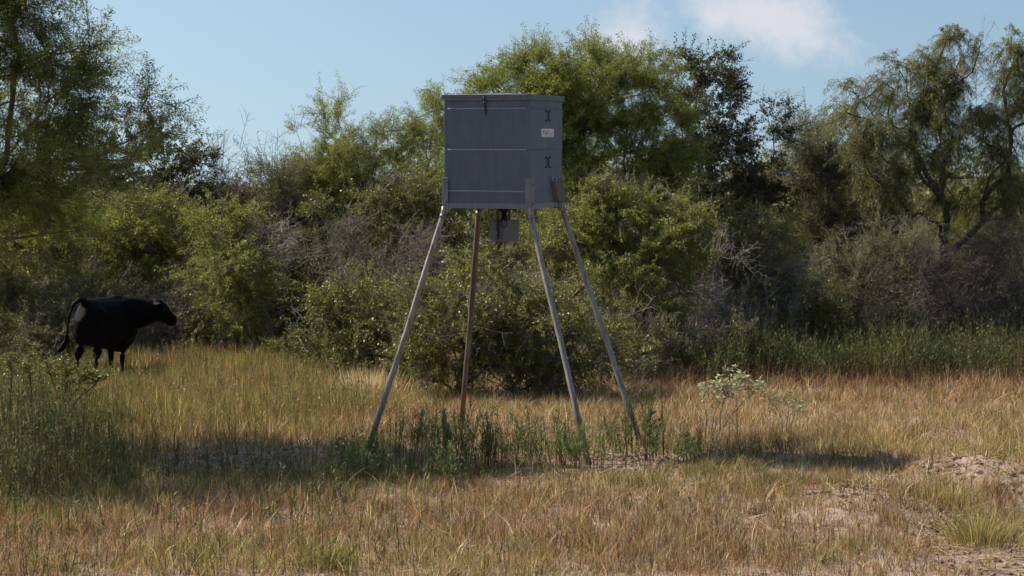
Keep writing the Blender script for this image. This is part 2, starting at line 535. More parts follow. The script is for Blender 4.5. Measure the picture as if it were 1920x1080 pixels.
def clump_group(kind, bark, few=False):
    """geometry-node group that sets clumps of leafy twigs of one kind on the points of a crown; three clumps each for growth facing up, sideways and down"""
    key = (kind, bark.name, few)
    if key in SPRAYS:
        return SPRAYS[key]
    K = KINDS[kind]
    rng = np.random.default_rng(hash_str(kind))
    S = 3 if few else K['s']
    protos = []
    for el in (0.95, 0.25, -0.6):
        for i in range(3):
            o = np.array([math.cos(el), 0, math.sin(el)])
            dirs = unit(o * K['out'] + rng.normal(size=(S, 3)) * 0.62 + np.array([0, 0, K['up']]))
            me = spray_mesh('clump_' + kind, kind, rng.normal(size=(S, 3)) * 0.06, dirs, K['L'] * (0.55 + 0.9 * rng.random(S)), rng, bark)
            protos.append(bpy.data.objects.new('clump_' + kind, me))
    g = bpy.data.node_groups.new('clumps_' + kind, 'GeometryNodeTree')
    g.interface.new_socket('Geometry', in_out='INPUT', socket_type='NodeSocketGeometry')
    g.interface.new_socket('Geometry', in_out='OUTPUT', socket_type='NodeSocketGeometry')
    N, Lk = g.nodes, g.links
    gi, go = N.new('NodeGroupInput'), N.new('NodeGroupOutput')
    join = N.new('GeometryNodeJoinGeometry')
    for ob in reversed(protos):
        oi = N.new('GeometryNodeObjectInfo'); oi.inputs['Object'].default_value = ob; oi.inputs['As Instance'].default_value = False
        ti = N.new('GeometryNodeGeometryToInstance')
        Lk.new(oi.outputs['Geometry'], ti.inputs[0]); Lk.new(ti.outputs[0], join.inputs[0])
    iop = N.new('GeometryNodeInstanceOnPoints')
    m2p = N.new('GeometryNodeMeshToPoints')
    Lk.new(gi.outputs[0], m2p.inputs[0]); Lk.new(m2p.outputs[0], iop.inputs['Points']); Lk.new(join.outputs[0], iop.inputs['Instance'])
    iop.inputs['Pick Instance'].default_value = True
    for nm, ty, sock in (('pick', 'INT', 'Instance Index'), ('rot', 'FLOAT_VECTOR', 'Rotation'), ('scl', 'FLOAT_VECTOR', 'Scale')):
        na = N.new('GeometryNodeInputNamedAttribute'); na.data_type = ty; na.inputs['Name'].default_value = nm
        Lk.new(na.outputs['Attribute'], iop.inputs[sock])
    Lk.new(iop.outputs[0], go.inputs[0])
    SPRAYS[key] = g
    return g


def scatter_clumps(name, parent, root, p, outd, hue, kind, bark, rng, few=False):
    n_ = len(p)
    az_ = np.arctan2(outd[:, 1], outd[:, 0]) + rng.normal(size=n_) * 0.25
    tiltv = rng.normal(size=(n_, 2)) * 0.12
    pick = np.where(outd[:, 2] > 0.5, 0, np.where(outd[:, 2] > -0.25, 3, 6)) + rng.integers(0, 3, n_)
    me = bpy.data.meshes.new(name)
    me.vertices.add(n_); me.vertices.foreach_set('co', (p - root).astype(np.float32).ravel())
    for nm, ty, key, val in (('rot', 'FLOAT_VECTOR', 'vector', np.stack([tiltv[:, 0], tiltv[:, 1], az_], 1)), ('scl', 'FLOAT_VECTOR', 'vector', np.repeat(rng.uniform(0.75, 1.2, (n_, 1)), 3, 1)),
                             ('hue', 'FLOAT', 'value', hue), ('pick', 'INT', 'value', pick)):
        at = me.attributes.new(nm, ty, 'POINT')
        at.data.foreach_set(key, np.ascontiguousarray(val, dtype=np.int32 if ty == 'INT' else np.float32).ravel())
    me.materials.append(LEAF[KINDS[kind]['mat']])
    o = link(name, me, parent)
    md = o.modifiers.new('clumps', 'NODES'); md.node_group = clump_group(kind, bark, few)
    return tag(o, kind='stuff')


def plant(name, label, cat, d, base, lobes, kind, dens=1.0, stems=1, spread=0.15, fork=None, bark=None, seed=0, r_tip=0.0045,
          group=None, shoots=None, leafy=1.0, rpow=0.40, trunkname='trunk', clump=3.2, lean_k=1.0):
    """a woody plant: limbs joining clump centres sampled in its crown lobes, twigs on each clump, leaves on each twig.
    base and lobes are given as they show in the photograph and stand at distance d (lobe: px, py, rx, ry[, depth offset, depth radius])"""
    rng = np.random.default_rng(1000 + seed)
    K = KINDS[kind]
    bark = bark or BARK
    bx = P(base[0], base[1], d)[0]
    root = np.array([bx, d, float(gz(bx, d)) - 0.04])
    k = d / F
    C, R = [], []
    for lb in lobes:
        dd = lb[4] if len(lb) > 4 else rng.uniform(-0.4, 0.4)
        rd = lb[5] if len(lb) > 5 else max(0.45, 0.85 * min(lb[2] * k, 1.4))
        c = P(lb[0], lb[1], d + dd)
        C.append(c); R.append((lb[2] * k, rd, lb[3] * k))
    C, R = np.array(C), np.array(R)
    area = np.pi * R[:, 0] * R[:, 2]
    counts = np.maximum(4, (K['dens'] * dens * area).astype(int))
    pts, outd, hue = [], [], []
    for c, r, m, ar in zip(C, R, counts, area):
        ns = max(3, int(ar * clump))
        su = unit(rng.normal(size=(ns, 3)))
        sub = c + su * (0.35 + 0.6 * rng.random((ns, 1)) ** 0.6) * r
        ssz = K['r'] * (0.6 + 0.9 * rng.random(ns)); shue = rng.random(ns)
        pick = rng.integers(0, ns, m)
        q = sub[pick] + rng.normal(size=(m, 3)) * ssz[pick][:, None] * np.array([1.15, 1.15, 0.85])
        u = unit(unit(q - c) * 0.6 + unit(q - sub[pick]) * 0.7)
        loose = rng.random(m) < 0.18
        u2 = unit(rng.normal(size=(m, 3)))
        q[loose] = (c + u2 * (rng.random((m, 1)) ** 0.42) * r * (0.85 + 0.35 * rng.random((m, 1))))[loose]; u[loose] = u2[loose]
        pts.append(q); outd.append(u); hue.append(0.7 * shue[pick] + 0.3 * rng.random(m))
    pts, outd, hue = np.concatenate(pts), np.concatenate(outd), np.concatenate(hue)
    keep = pts[:, 2] > 0.12
    pts, outd, hue = pts[keep], outd[keep], hue[keep]
    # skeleton
    top = C[np.argmax(R[:, 0] * R[:, 2])]
    nodes, par, plen = [], [], []
    for s in range(stems):
        off = np.array([rng.normal() * spread, rng.normal() * spread, 0]) if stems > 1 else np.zeros(3)
        p0 = root + off
        nodes.append(p0); par.append(-1); plen.append(0.0)
        hf = fork if fork else max(0.25, 0.35 * (top[2] - root[2]))
        tgt = top if stems == 1 else C[s % len(C)]
        prev = len(nodes) - 1
        steps = 4
        for j in range(1, steps + 1):
            f = j / steps
            lean = (tgt - p0) * np.array([1, 1, 0]) * min(0.5, hf / max(tgt[2] - p0[2], 0.3)) * f ** 1.4 * lean_k
            q = p0 + lean + np.array([rng.normal() * 0.03, rng.normal() * 0.03, hf * f])
            nodes.append(q); par.append(prev); plen.append(plen[prev] + np.linalg.norm(q - nodes[prev])); prev = len(nodes) - 1
    order = np.argsort(np.linalg.norm(pts - root, axis=1))
    pts, outd, hue = pts[order], outd[order], hue[order]
    n0 = len(nodes)
    A = np.zeros((n0 + len(pts), 3)); A[:n0] = nodes
    PL = np.zeros(len(A)); PL[:n0] = plen
    PAR = np.full(len(A), -1, int); PAR[:n0] = par
    ID = np.zeros((len(A), 3)); ID[:] = (0, 0, 1)
    for j in range(n0):
        if PAR[j] >= 0:
            ID[j] = unit((A[j] - A[PAR[j]])[None])[0]
    for i, q in enumerate(pts):
        m = n0 + i
        dv = q - A[:m]
        dist = np.linalg.norm(dv, axis=1)
        down = np.maximum(0, -dv[:, 2])
        cosb = np.sum(dv * ID[:m], 1) / np.maximum(dist, 1e-6)
        cost = dist * (1 + 0.55 * (1 - cosb)) + 0.28 * PL[:m] + 0.8 * down
        for j in range(n0):
            if j % 5 == 0:
                cost[j] += 0.6
        b = int(np.argmin(cost))
        A[m] = q; PAR[m] = b; PL[m] = PL[b] + dist[b]; ID[m] = dv[b] / max(dist[b], 1e-6)
    N = len(A)
    cnt = np.zeros(N); cnt[n0:] = 1
    for i in range(N - 1, -1, -1):
        if PAR[i] >= 0 and i >= n0:
            cnt[PAR[i]] += cnt[i]
    for i in range(n0 - 1, -1, -1):
        if PAR[i] >= 0:
            cnt[PAR[i]] += cnt[i]
    rad = r_tip * np.maximum(cnt, 1) ** rpow
    ch = np.where(PAR >= 0)[0]
    a, b = A[PAR[ch]], A[ch]
    ind = np.zeros((N, 3)); ind[:] = (0, 0, 1)
    ind[ch] = unit(b - a)
    L = np.linalg.norm(b - a, axis=1)[:, None]
    t0 = unit(ind[PAR[ch]] * 0.6 + ind[ch]) * L
    t1 = unit(ind[ch] + np.array([0, 0, 0.35])) * L
    ts = np.linspace(0, 1, 4)
    polys = []
    for t in ts:
        h00, h10, h01, h11 = 2 * t**3 - 3 * t**2 + 1, t**3 - 2 * t**2 + t, -2 * t**3 + 3 * t**2, t**3 - t**2
        polys.append(h00 * a + h10 * t0 + h01 * b + h11 * t1 + (rng.normal(size=a.shape) * 0.03 * L * (0 < t < 1)))
    polys = np.stack(polys, 1)
    rb = rad[ch]; ra = np.minimum(rad[PAR[ch]], rb * 1.5)
    rr = ra[:, None] * (1 - ts) + rb[:, None] * ts
    e = empty(name, root)
    tag(e, label, cat, group)
    stem_of = np.zeros(N, int)
    for i in range(N):
        stem_of[i] = i // 5 if PAR[i] < 0 else stem_of[PAR[i]]
    for s in range(stems):
        sel = stem_of[ch] == s
        if cnt[s * 5] < 1:
            continue
        v1, q1 = tubes(polys[sel], rr[sel], 5)
        link(trunkname, mesh_from(trunkname, v1 - root, quads=q1, mats=[bark], smooth=True), e)
    # leafy twigs
    src = A[n0:]
    hu = 0.85 * np.clip(hue, 0, 1) ** 1.5
    scatter_clumps('twigs' if kind == 'bare' else 'crown', e, root, src, outd, hu, kind, bark, rng)
    dead = rng.random(len(src)) < min(0.9, K['dead'] * 2.4)
    if dead.any():
        scatter_clumps('dead_twigs', e, root, src[dead], outd[dead], hu[dead], 'bare', BARK_TWIG, rng, few=True)
    if shoots:
        cs = np.argsort(-src[:, 2] - 0.2 * rng.random(len(src)))[:shoots]
        sd = unit(rng.normal(size=(len(cs), 3)) * 0.2 + np.array([0, 0, 1.0]))
        me = spray_mesh('shoots', kind, src[cs] - root, sd, K['L'] * rng.uniform(1.2, 2.2, len(cs)), rng, bark)
        tag(link('shoots', me, e), kind='stuff')
    return e


T = plant
T('feathery_tree', 'large feathery green tree leaning in from the left edge of the photo', 'tree', 24.0, (-230, 820),
  [(-200, -60, 330, 150), (30, 70, 140, 95), (-40, 200, 210, 130), (110, 125, 85, 60), (40, 320, 170, 70), (-70, 420, 200, 80), (60, 420, 100, 50),
   (235, 205, 80, 26), (300, 222, 70, 14), (190, 290, 70, 40), (20, -30, 120, 60), (-330, 120, 130, 100, -2.6, 0.8), (-380, 300, 110, 80, -3.0, 0.7), (-300, 0, 130, 90, -1.6, 0.8)], 'mesq_dark', seed=1, fork=1.3, r_tip=0.007, stems=2, spread=0.3, dens=0.85, clump=4.0)
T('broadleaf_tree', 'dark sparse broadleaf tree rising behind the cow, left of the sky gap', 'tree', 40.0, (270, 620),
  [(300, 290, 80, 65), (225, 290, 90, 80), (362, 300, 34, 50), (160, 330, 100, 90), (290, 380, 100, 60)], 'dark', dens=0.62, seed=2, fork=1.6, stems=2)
T('thorn_bush', 'yellow green bush at the far left edge behind the small shrub', 'bush', 35.5, (60, 670),
  [(40, 500, 120, 90), (110, 560, 90, 70), (30, 420, 110, 80)], 'yellow', seed=3, stems=4, spread=0.3, dens=0.8)
T('thorn_bush', 'tall yellow green bush directly behind and above the black cow', 'bush', 37.0, (230, 650),
  [(230, 470, 110, 100), (290, 420, 80, 70), (160, 440, 80, 90), (330, 500, 70, 80)], 'yellow', seed=4, stems=5, spread=0.4, dens=0.85)
T('thorn_bush', 'grey green thorn bush between the cow tail and the left edge', 'bush', 34.5, (110, 670),
  [(100, 590, 90, 60), (40, 600, 70, 60), (150, 560, 60, 60)], 'grey', seed=5, stems=4, spread=0.4)
T('dead_bush', 'leafless grey brown thicket just beyond the cow head', 'bush', 35.0, (310, 680),
  [(310, 600, 75, 70), (280, 560, 60, 40), (360, 610, 50, 50)], 'bare', seed=6, stems=6, spread=0.4, trunkname='branches', dens=1.3)
T('willowy_bush', 'bright yellow green willowy bush right of the cow head', 'bush', 34.6, (425, 678),
  [(420, 560, 58, 90), (435, 455, 48, 60), (400, 620, 55, 50), (465, 520, 35, 60)], 'yellow', seed=7, stems=4, spread=0.25, dens=1.15)
T('twiggy_bush', 'tall dark twiggy bush under the sky gap left of the feeder', 'bush', 40.0, (470, 634),
  [(470, 420, 110, 75), (430, 365, 55, 42), (530, 370, 80, 70), (420, 460, 80, 90), (560, 450, 80, 90)], 'grey', seed=8, stems=5, spread=0.5, dens=0.85, shoots=10)
T('dead_bush', 'bare upright twigs standing against the sky gap left of the feeder', 'bush', 41.0, (470, 630),
  [(440, 345, 38, 42), (505, 335, 30, 40), (410, 350, 25, 35)], 'bare', seed=9, stems=4, spread=0.4, trunkname='branches', shoots=9, dens=1.1)
T('mesquite_tree', 'feathery light green mesquite just left of the feeder hopper', 'tree', 40.5, (690, 632),
  [(650, 290, 100, 60), (590, 315, 60, 45), (745, 300, 90, 80), (690, 370, 140, 80), (805, 240, 50, 65), (640, 240, 40, 32), (580, 380, 80, 60), (740, 430, 110, 60), (620, 440, 90, 50)], 'mesq', seed=10, fork=1.5, stems=3, spread=0.3, shoots=6, dens=0.8)
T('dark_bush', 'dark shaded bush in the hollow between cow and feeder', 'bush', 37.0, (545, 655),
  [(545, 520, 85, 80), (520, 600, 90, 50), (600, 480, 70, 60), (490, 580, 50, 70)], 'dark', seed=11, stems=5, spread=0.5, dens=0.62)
T('dead_snag', 'pale bare forked snag in the dark hollow left of the feeder', 'dead tree', 35.6, (505, 668),
  [(505, 470, 40, 60), (545, 415, 40, 25), (480, 520, 20, 40)], 'bare', seed=12, bark=BARK_PALE, trunkname='branches', r_tip=0.007, dens=0.5, stems=2)
T('olive_bush', 'olive thicket above the grey dead twigs, left of the feeder', 'bush', 38.5, (720, 644),
  [(650, 420, 100, 60), (760, 420, 90, 70), (820, 380, 60, 90), (700, 480, 110, 60)], 'round', seed=13, stems=5, spread=0.6, dens=0.7)
T('dead_bush', 'grey leafless tangle of twigs behind the left feeder leg', 'bush', 33.5, (720, 689),
  [(720, 480, 90, 60), (680, 540, 60, 60), (780, 520, 60, 60)], 'bare', seed=14, stems=7, spread=0.5, trunkname='branches', dens=1.2, bark=bark_mat('dry_purple_grey_wood', (0.11, 0.09, 0.072), (0.26, 0.22, 0.18)))
T('round_leaf_bush', 'rounded glossy olive bush left of the left feeder leg', 'bush', 31.6, (670, 709),
  [(650, 620, 75, 62), (715, 575, 70, 60), (620, 660, 50, 40), (740, 650, 70, 50)], 'round', seed=15, stems=6, spread=0.4, dens=1.0)
T('round_leaf_bush', 'big olive bush reaching the grass behind the feeder legs', 'bush', 28.6, (930, 742),
  [(840, 610, 85, 85), (930, 590, 95, 90), (1005, 620, 70, 95), (880, 670, 110, 60), (990, 690, 80, 50), (780, 660, 50, 50), (940, 520, 80, 50)], 'round', seed=16, stems=8, spread=0.6, dens=0.95)
T('yellow_bush', 'bright yellow green bush right of the hopper and between the right legs', 'bush', 32.5, (1150, 696),
  [(1110, 400, 65, 70), (1190, 430, 100, 70), (1110, 500, 85, 80), (1240, 500, 80, 70), (1160, 580, 110, 60), (1060, 470, 60, 80), (1280, 440, 50, 45)], 'yellow', seed=17, stems=8, spread=0.6, dens=0.95)
T('mesquite_tree', 'tall light green mesquite directly behind the feeder hopper', 'tree', 36.5, (1120, 658),
  [(1130, 170, 120, 75), (1000, 205, 95, 60), (1215, 200, 90, 75), (1100, 270, 170, 80), (920, 180, 55, 45), (1160, 120, 75, 40), (1240, 280, 80, 70), (960, 290, 100, 70), (1130, 350, 140, 70), (1230, 370, 90, 60), (1010, 130, 60, 40)],
  'mesq', seed=18, fork=1.9, stems=3, spread=0.35, shoots=12, dens=0.85, bark=BARK_DARK)
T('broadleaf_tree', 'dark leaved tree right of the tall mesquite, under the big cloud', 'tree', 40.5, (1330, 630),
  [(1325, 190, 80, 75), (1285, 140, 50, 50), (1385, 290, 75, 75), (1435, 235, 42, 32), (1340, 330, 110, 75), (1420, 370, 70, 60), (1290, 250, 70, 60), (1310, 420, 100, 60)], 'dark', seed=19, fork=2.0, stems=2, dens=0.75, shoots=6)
T('broadleaf_tree', 'dark leafy treetop showing behind the mesquite above the hopper', 'tree', 43.0, (1060, 614),
  [(1055, 125, 38, 36), (1040, 190, 60, 55), (1080, 260, 80, 60)], 'dark', seed=20, fork=2.4, stems=1)
T('thorn_bush', 'olive bush under the dark tree, right of the yellow bush', 'bush', 35.5, (1370, 669),
  [(1390, 450, 75, 65), (1340, 560, 90, 60), (1440, 540, 70, 70), (1310, 620, 70, 35), (1450, 440, 50, 50)], 'round', seed=21, stems=7, spread=0.6, dens=0.75)
T('silver_bush', 'silvery grey twiggy bush beside the fallen log', 'bush', 34.0, (1315, 684),
  [(1315, 530, 55, 52), (1300, 590, 50, 40), (1350, 570, 35, 45)], 'bare', seed=22, stems=6, spread=0.3, bark=BARK_PALE, trunkname='branches', dens=1.1)
T('thorn_bush', 'grey green thicket below the sky between dark tree and right mesquite', 'bush', 41.5, (1530, 622),
  [(1520, 300, 70, 70), (1560, 380, 90, 85), (1490, 400, 70, 90), (1620, 420, 90, 90), (1450, 480, 70, 80), (1500, 250, 45, 35), (1600, 320, 70, 70)], 'grey', seed=23, stems=6, spread=0.7, shoots=6)
T('mesquite_tree', 'drooping mesquite with dark forked trunks at the right edge', 'tree', 38.5, (1762, 645),
  [(1725, 260, 95, 70), (1800, 105, 75, 50), (1850, 260, 75, 60), (1700, 140, 65, 60), (1895, 150, 60, 70), (1635, 215, 60, 65), (1592, 205, 22, 60), (1950, 180, 60, 60), (1670, 340, 70, 50), (1790, 200, 70, 50), (1690, 400, 70, 45), (1840, 350, 90, 50), (1900, 330, 60, 50)],
  'weep', seed=24, fork=2.3, stems=4, spread=0.17, lean_k=0.12, r_tip=0.0065, rpow=0.44, bark=BARK_DARK, shoots=4, dens=1.15, clump=5)
T('thorn_bush', 'grey green bush in front of the drooping mesquite, left side', 'bush', 37.0, (1600, 656),
  [(1560, 540, 90, 70), (1650, 500, 85, 75), (1620, 590, 90, 45), (1520, 600, 60, 45)], 'grey', seed=25, stems=7, spread=0.7, dens=0.95)
T('dead_bush', 'dark leafless thicket under the drooping mesquite at the right edge', 'bush', 37.5, (1850, 652),
  [(1850, 530, 80, 80), (1790, 570, 60, 60), (1920, 500, 80, 90), (1880, 590, 70, 50), (2040, 540, 100, 90), (2180, 550, 100, 80)], 'bare', seed=26, stems=8, spread=0.8, trunkname='branches', dens=1.1)
T('thorn_bush', 'olive green bush behind the right mesquite at the right edge', 'bush', 46.0, (1900, 597),
  [(1890, 400, 90, 60), (1960, 380, 80, 70), (1800, 440, 90, 60), (2080, 400, 110, 90), (2230, 420, 120, 90)], 'yellow', seed=27, stems=5, spread=0.7, dens=0.7)
T('thorn_bush', 'low olive bush just left of the right mesquite trunks', 'bush', 36.4, (1480, 661),
  [(1475, 600, 55, 45), (1510, 560, 45, 50), (1440, 620, 45, 35)], 'round', seed=28, stems=5, spread=0.4, dens=0.9)
T('dark_bush', 'low dark bush in the shade right of the right feeder leg', 'bush', 31.0, (1250, 716),
  [(1230, 680, 90, 50), (1310, 670, 70, 40), (1160, 670, 70, 60)], 'grey', seed=29, stems=6, spread=0.6, dens=0.9)
T('tangled_bush', 'low tangled bush between the two right feeder legs', 'bush', 29.2, (1090, 736),
  [(1080, 680, 60, 55), (1120, 640, 60, 60), (1060, 720, 40, 25)], 'round', seed=32, stems=6, spread=0.5, dens=0.8)
T('dead_bush', 'brown heap of dead twigs at the front of the big olive bush', 'brush', 27.9, (1000, 755),
  [(1000, 735, 60, 22), (960, 742, 40, 18)], 'bare', seed=33, stems=4, spread=0.4, trunkname='branches', bark=bark_mat('red_brown_dead_wood', (0.07, 0.035, 0.025), (0.17, 0.095, 0.07)))
T('dead_bush', 'grey leafless branches between the grey green bush and the forked mesquite trunks', 'bush', 36.6, (1690, 660),
  [(1690, 560, 60, 70), (1720, 500, 40, 60)], 'bare', seed=30, stems=5, spread=0.4, trunkname='branches')
T('dead_bush', 'pale bare branches sticking out under the dark leaved tree', 'bush', 34.8, (1420, 676),
  [(1420, 560, 55, 50), (1450, 510, 45, 40)], 'bare', seed=31, stems=5, spread=0.4, trunkname='branches', bark=BARK_PALE, dens=0.8)
BACK = [('back_bush', 'low brush seen through the gap left of the bare upright twigs', 330, 470, 130, 90, 'grey', 46),
        ('back_bush', 'far brush seen behind the bright willowy bush', 480, 470, 120, 80, 'round', 48),
        ('back_bush', 'far brush seen behind the feathery mesquite left of the hopper', 660, 420, 140, 120, 'dark', 46),
        ('back_bush', 'far brush seen through gaps left of the tall central mesquite', 880, 400, 140, 140, 'round', 45),
        ('back_bush', 'far brush seen under the tall central mesquite', 1080, 390, 150, 140, 'grey', 46),
        ('back_bush', 'far brush seen under the dark leaved tree', 1270, 400, 150, 130, 'dark', 47),
        ('back_bush', 'far brush seen right of the dark leaved tree', 1460, 410, 130, 120, 'round', 48),
        ('back_bush', 'far brush seen left of the forked mesquite trunks', 1650, 460, 130, 90, 'round', 46),
        ('back_bush', 'far brush seen beyond the dark thicket at the right edge', 1840, 480, 140, 80, 'grey', 48),
        ('back_bush', 'far brush seen at the left edge behind the feathery tree', 60, 440, 150, 110, 'round', 46)]
for i, (nm, lab, px, py, rx, ry, kd, d) in enumerate(BACK):
    T(nm, lab, 'bush', d, (px, 350 + 11348 / d), [(px, py, rx, ry, 0, 1.6), (px - rx * 0.6, py + 70, rx * 0.7, 70, 0, 1.4), (px + rx * 0.6, py + 70, rx * 0.7, 70, 0, 1.4)],
      kd, seed=40 + i, stems=4, spread=0.8, dens=0.5)

# far brush that reads as one mass, hiding the plain beyond
r = np.random.default_rng(900)
NC = 2400
fy = r.uniform(50, 100, NC) ; fxx = r.uniform(-1, 1, NC) * (fy * 0.36)
hgt = 2.0 + 1.5 * fbm(fxx * 0.5, fy * 0.3, 91) + np.clip((np.abs(fxx / fy + 0.13) - 0.05) * 30, 0, 1) * 1.3 * vnoise(fxx * 0.8, fy * 0.3, 95)
cz = hgt * r.random(NC) ** 0.6
cen = np.stack([fxx, fy, cz], -1)
m = 22
lp = np.repeat(cen, m, 0) + r.normal(size=(NC * m, 3)) * np.array([0.4, 0.4, 0.25])
lp[:, 2] = np.maximum(lp[:, 2], 0.05)
lv, lq = kites(lp, unit(r.normal(size=lp.shape) + np.array([0, 0, 0.4])), 0.22 * (0.6 + 0.7 * r.random(len(lp))), 0.15, r)
at = np.stack([r.random(len(lp)), np.repeat(r.random(NC), m), np.zeros(len(lp))], 1)
tag(link('far_brush', mesh_from('far_brush', lv, quads=lq, mats=[LEAF['grey']], attr=np.repeat(at, 4, 0))), 'distant low brush beyond the thicket', 'brush', kind='stuff')


GALV = metal_mat('grey_painted_steel', (0.088, 0.115, 0.152), (0.060, 0.080, 0.106), 0.5, 0.15)
GALV2 = metal_mat('galvanised_steel', (0.19, 0.20, 0.215), (0.13, 0.14, 0.15), 0.45, 0.4)
SEAM_LIT = metal_mat('seam_highlight', (0.30, 0.33, 0.37), (0.22, 0.245, 0.28), 0.4, 0.3)  # highlight on the front seams, put into their base colour
PIPE = metal_mat('weathered_steel_pipe', (0.33, 0.295, 0.255), (0.17, 0.15, 0.13), 0.45, 0.35, rust=0.35)
PIPE_RUST = metal_mat('rusty_steel_pipe', (0.20, 0.165, 0.135), (0.11, 0.08, 0.06), 0.55, 0.3, rust=0.8, rustc=(0.11, 0.07, 0.048))
DARKM = plain_mat('dark_steel', (0.035, 0.035, 0.04), 0.5, 0.4)
BROWN = metal_mat('brown_weathered_steel', (0.10, 0.075, 0.06), (0.07, 0.052, 0.042), 0.6, 0.2)
WHITEP = plain_mat('sticker_white', (0.62, 0.60, 0.60), 0.5, var=0.1)
REDP = plain_mat('sticker_red', (0.34, 0.05, 0.05), 0.5)
BLACKP = plain_mat('sticker_black', (0.02, 0.02, 0.025), 0.5)
GREYP = plain_mat('sticker_grey', (0.28, 0.28, 0.31), 0.5)

FD, TILT, YAW = 23.5, math.radians(1.35), math.radians(-21.4)
SX = 1.07
ZB, ZT = 2.80, 4.11                       # underside and top of the hopper
fx = (945 - 960) * FD / F
feeder = empty('deer_feeder', (fx, FD + 0.083, 0))
RM = Matrix.Rotation(TILT, 3, 'X') @ Matrix.Rotation(YAW, 3, 'Z')
feeder.rotation_euler = RM.to_euler()
tag(feeder, 'grey steel game feeder hopper raised on four splayed pipe legs', 'feeder')
FMI = (Matrix.Translation(feeder.location) @ RM.to_4x4()).inverted()


def to_local(p):
    return FMI @ Vector(p)


h = SX / 2
TH = 0.012
Zt = ZT - 0.05
# four wall panels, butted at the corners; pressed seams are their sub-parts
seams = [ZT - 0.158, ZT - 0.632, ZT - 1.11]
for name, c, size, nrm in [('hopper_panel', (0, -h + TH / 2, 0), (SX, TH, 0), (0, -1)), ('hopper_panel', (0, h - TH / 2, 0), (SX, TH, 0), (0, 1)),
                           ('hopper_panel', (h - TH / 2, 0, 0), (TH, SX - 2 * TH, 0), (1, 0)), ('hopper_panel', (-h + TH / 2, 0, 0), (TH, SX - 2 * TH, 0), (-1, 0))]:
    bm = bmesh.new()
    add_box(bm, (c[0], c[1], (ZB + Zt) / 2), (size[0], size[1], Zt - ZB), bevel=0.003)
    pan = bm_obj(name, bm, GALV, feeder)
    for z in seams:
        bm = bmesh.new()
        cc = Vector((c[0] + nrm[0] * TH * 0.8, c[1] + nrm[1] * TH * 0.8, z))
        ln = SX - 0.09
        # a rolled seam: flat on top, rounded below
        if nrm[0]:
            add_box(bm, cc, (0.014, ln, 0.016), bevel=0.005)
        else:
            add_box(bm, cc, (ln, 0.014, 0.016), bevel=0.005)
        bm_obj('seam', bm, SEAM_LIT if nrm == (0, -1) else GALV, pan)
# bottom rim band
bm = bmesh.new()
for s in (-1, 1):
    add_box(bm, (0, s * (h + 0.006), ZB + 0.03), (SX - 0.02, 0.014, 0.062), bevel=0.003)
    add_box(bm, (s * (h + 0.006), 0, ZB + 0.028), (0.014, SX - 0.02, 0.060), bevel=0.003)
bm_obj('rim_band', bm, GALV2, feeder)
bm = bmesh.new()
add_box(bm, (0, 0, ZB + 0.012), (SX - 0.03, SX - 0.03, 0.014))
bm_obj('hopper_floor', bm, DARKM, feeder)
# lid: skirt all round with a low hipped top
bm = bmesh.new()
o_ = h + 0.022
vb = [bm.verts.new((x * o_, y * o_, ZT - 0.058)) for x, y in ((-1, -1), (1, -1), (1, 1), (-1, 1))]
vt = [bm.verts.new((x * o_, y * o_, ZT)) for x, y in ((-1, -1), (1, -1), (1, 1), (-1, 1))]
vi = [bm.verts.new((x * (o_ - 0.006), y * (o_ - 0.006), ZT - 0.058)) for x, y in ((-1, -1), (1, -1), (1, 1), (-1, 1))]
vj = [bm.verts.new((x * (o_ - 0.006), y * (o_ - 0.006), ZT - 0.006)) for x, y in ((-1, -1), (1, -1), (1, 1), (-1, 1))]
top = bm.verts.new((0, 0, ZT + 0.03))
for k in range(4):
    k2 = (k + 1) % 4
    bm.faces.new((vb[k], vb[k2], vt[k2], vt[k])); bm.faces.new((vt[k], vt[k2], top)); bm.faces.new((vb[k2], vb[k], vi[k], vi[k2])); bm.faces.new((vi[k2], vi[k], vj[k], vj[k2]))
bm.faces.new(vj)
lid = bm_obj('lid', bm, metal_mat('lid_steel', (0.095, 0.10, 0.115), (0.07, 0.075, 0.085), 0.5, 0.2), feeder)
bm = bmesh.new()
add_box(bm, (0, -o_ - 0.003, ZT - 0.058), (2 * o_ - 0.01, 0.008, 0.012), bevel=0.002)
bm_obj('hem', bm, GALV, lid)
bm = bmesh.new()
add_box(bm, (o_ + 0.003, 0, ZT - 0.058), (0.008, 2 * o_ - 0.01, 0.012), bevel=0.002)
bm_obj('hem', bm, GALV, lid)
# latch strap hanging from the lid on the front panel
lx = -h + SX * (910 - 834) / (993 - 834)
bm = bmesh.new()
add_box(bm, (lx, -o_ - 0.006, ZT - 0.05), (0.028, 0.012, 0.05), bevel=0.003)
add_tube(bm, [(lx, -o_ - 0.01, ZT - 0.07), (lx + 0.008, -h - 0.02, ZT - 0.12), (lx + 0.012, -h - 0.014, ZT - 0.20), (lx + 0.018, -h - 0.014, ZT - 0.245)], [0.007, 0.011, 0.010, 0.004], 6)
bm_obj('latch_strap', bm, DARKM, feeder, True)
# screws on the front panel
for sx_ in (0.33, 0.64):
    bm = bmesh.new()
    add_tube(bm, [(-h + SX * sx_, -h - 0.006, ZT - 0.955), (-h + SX * sx_, -h + 0.002, ZT - 0.955)], [0.008, 0.010], 8)
    bm_obj('screw', bm, GALV2, feeder)

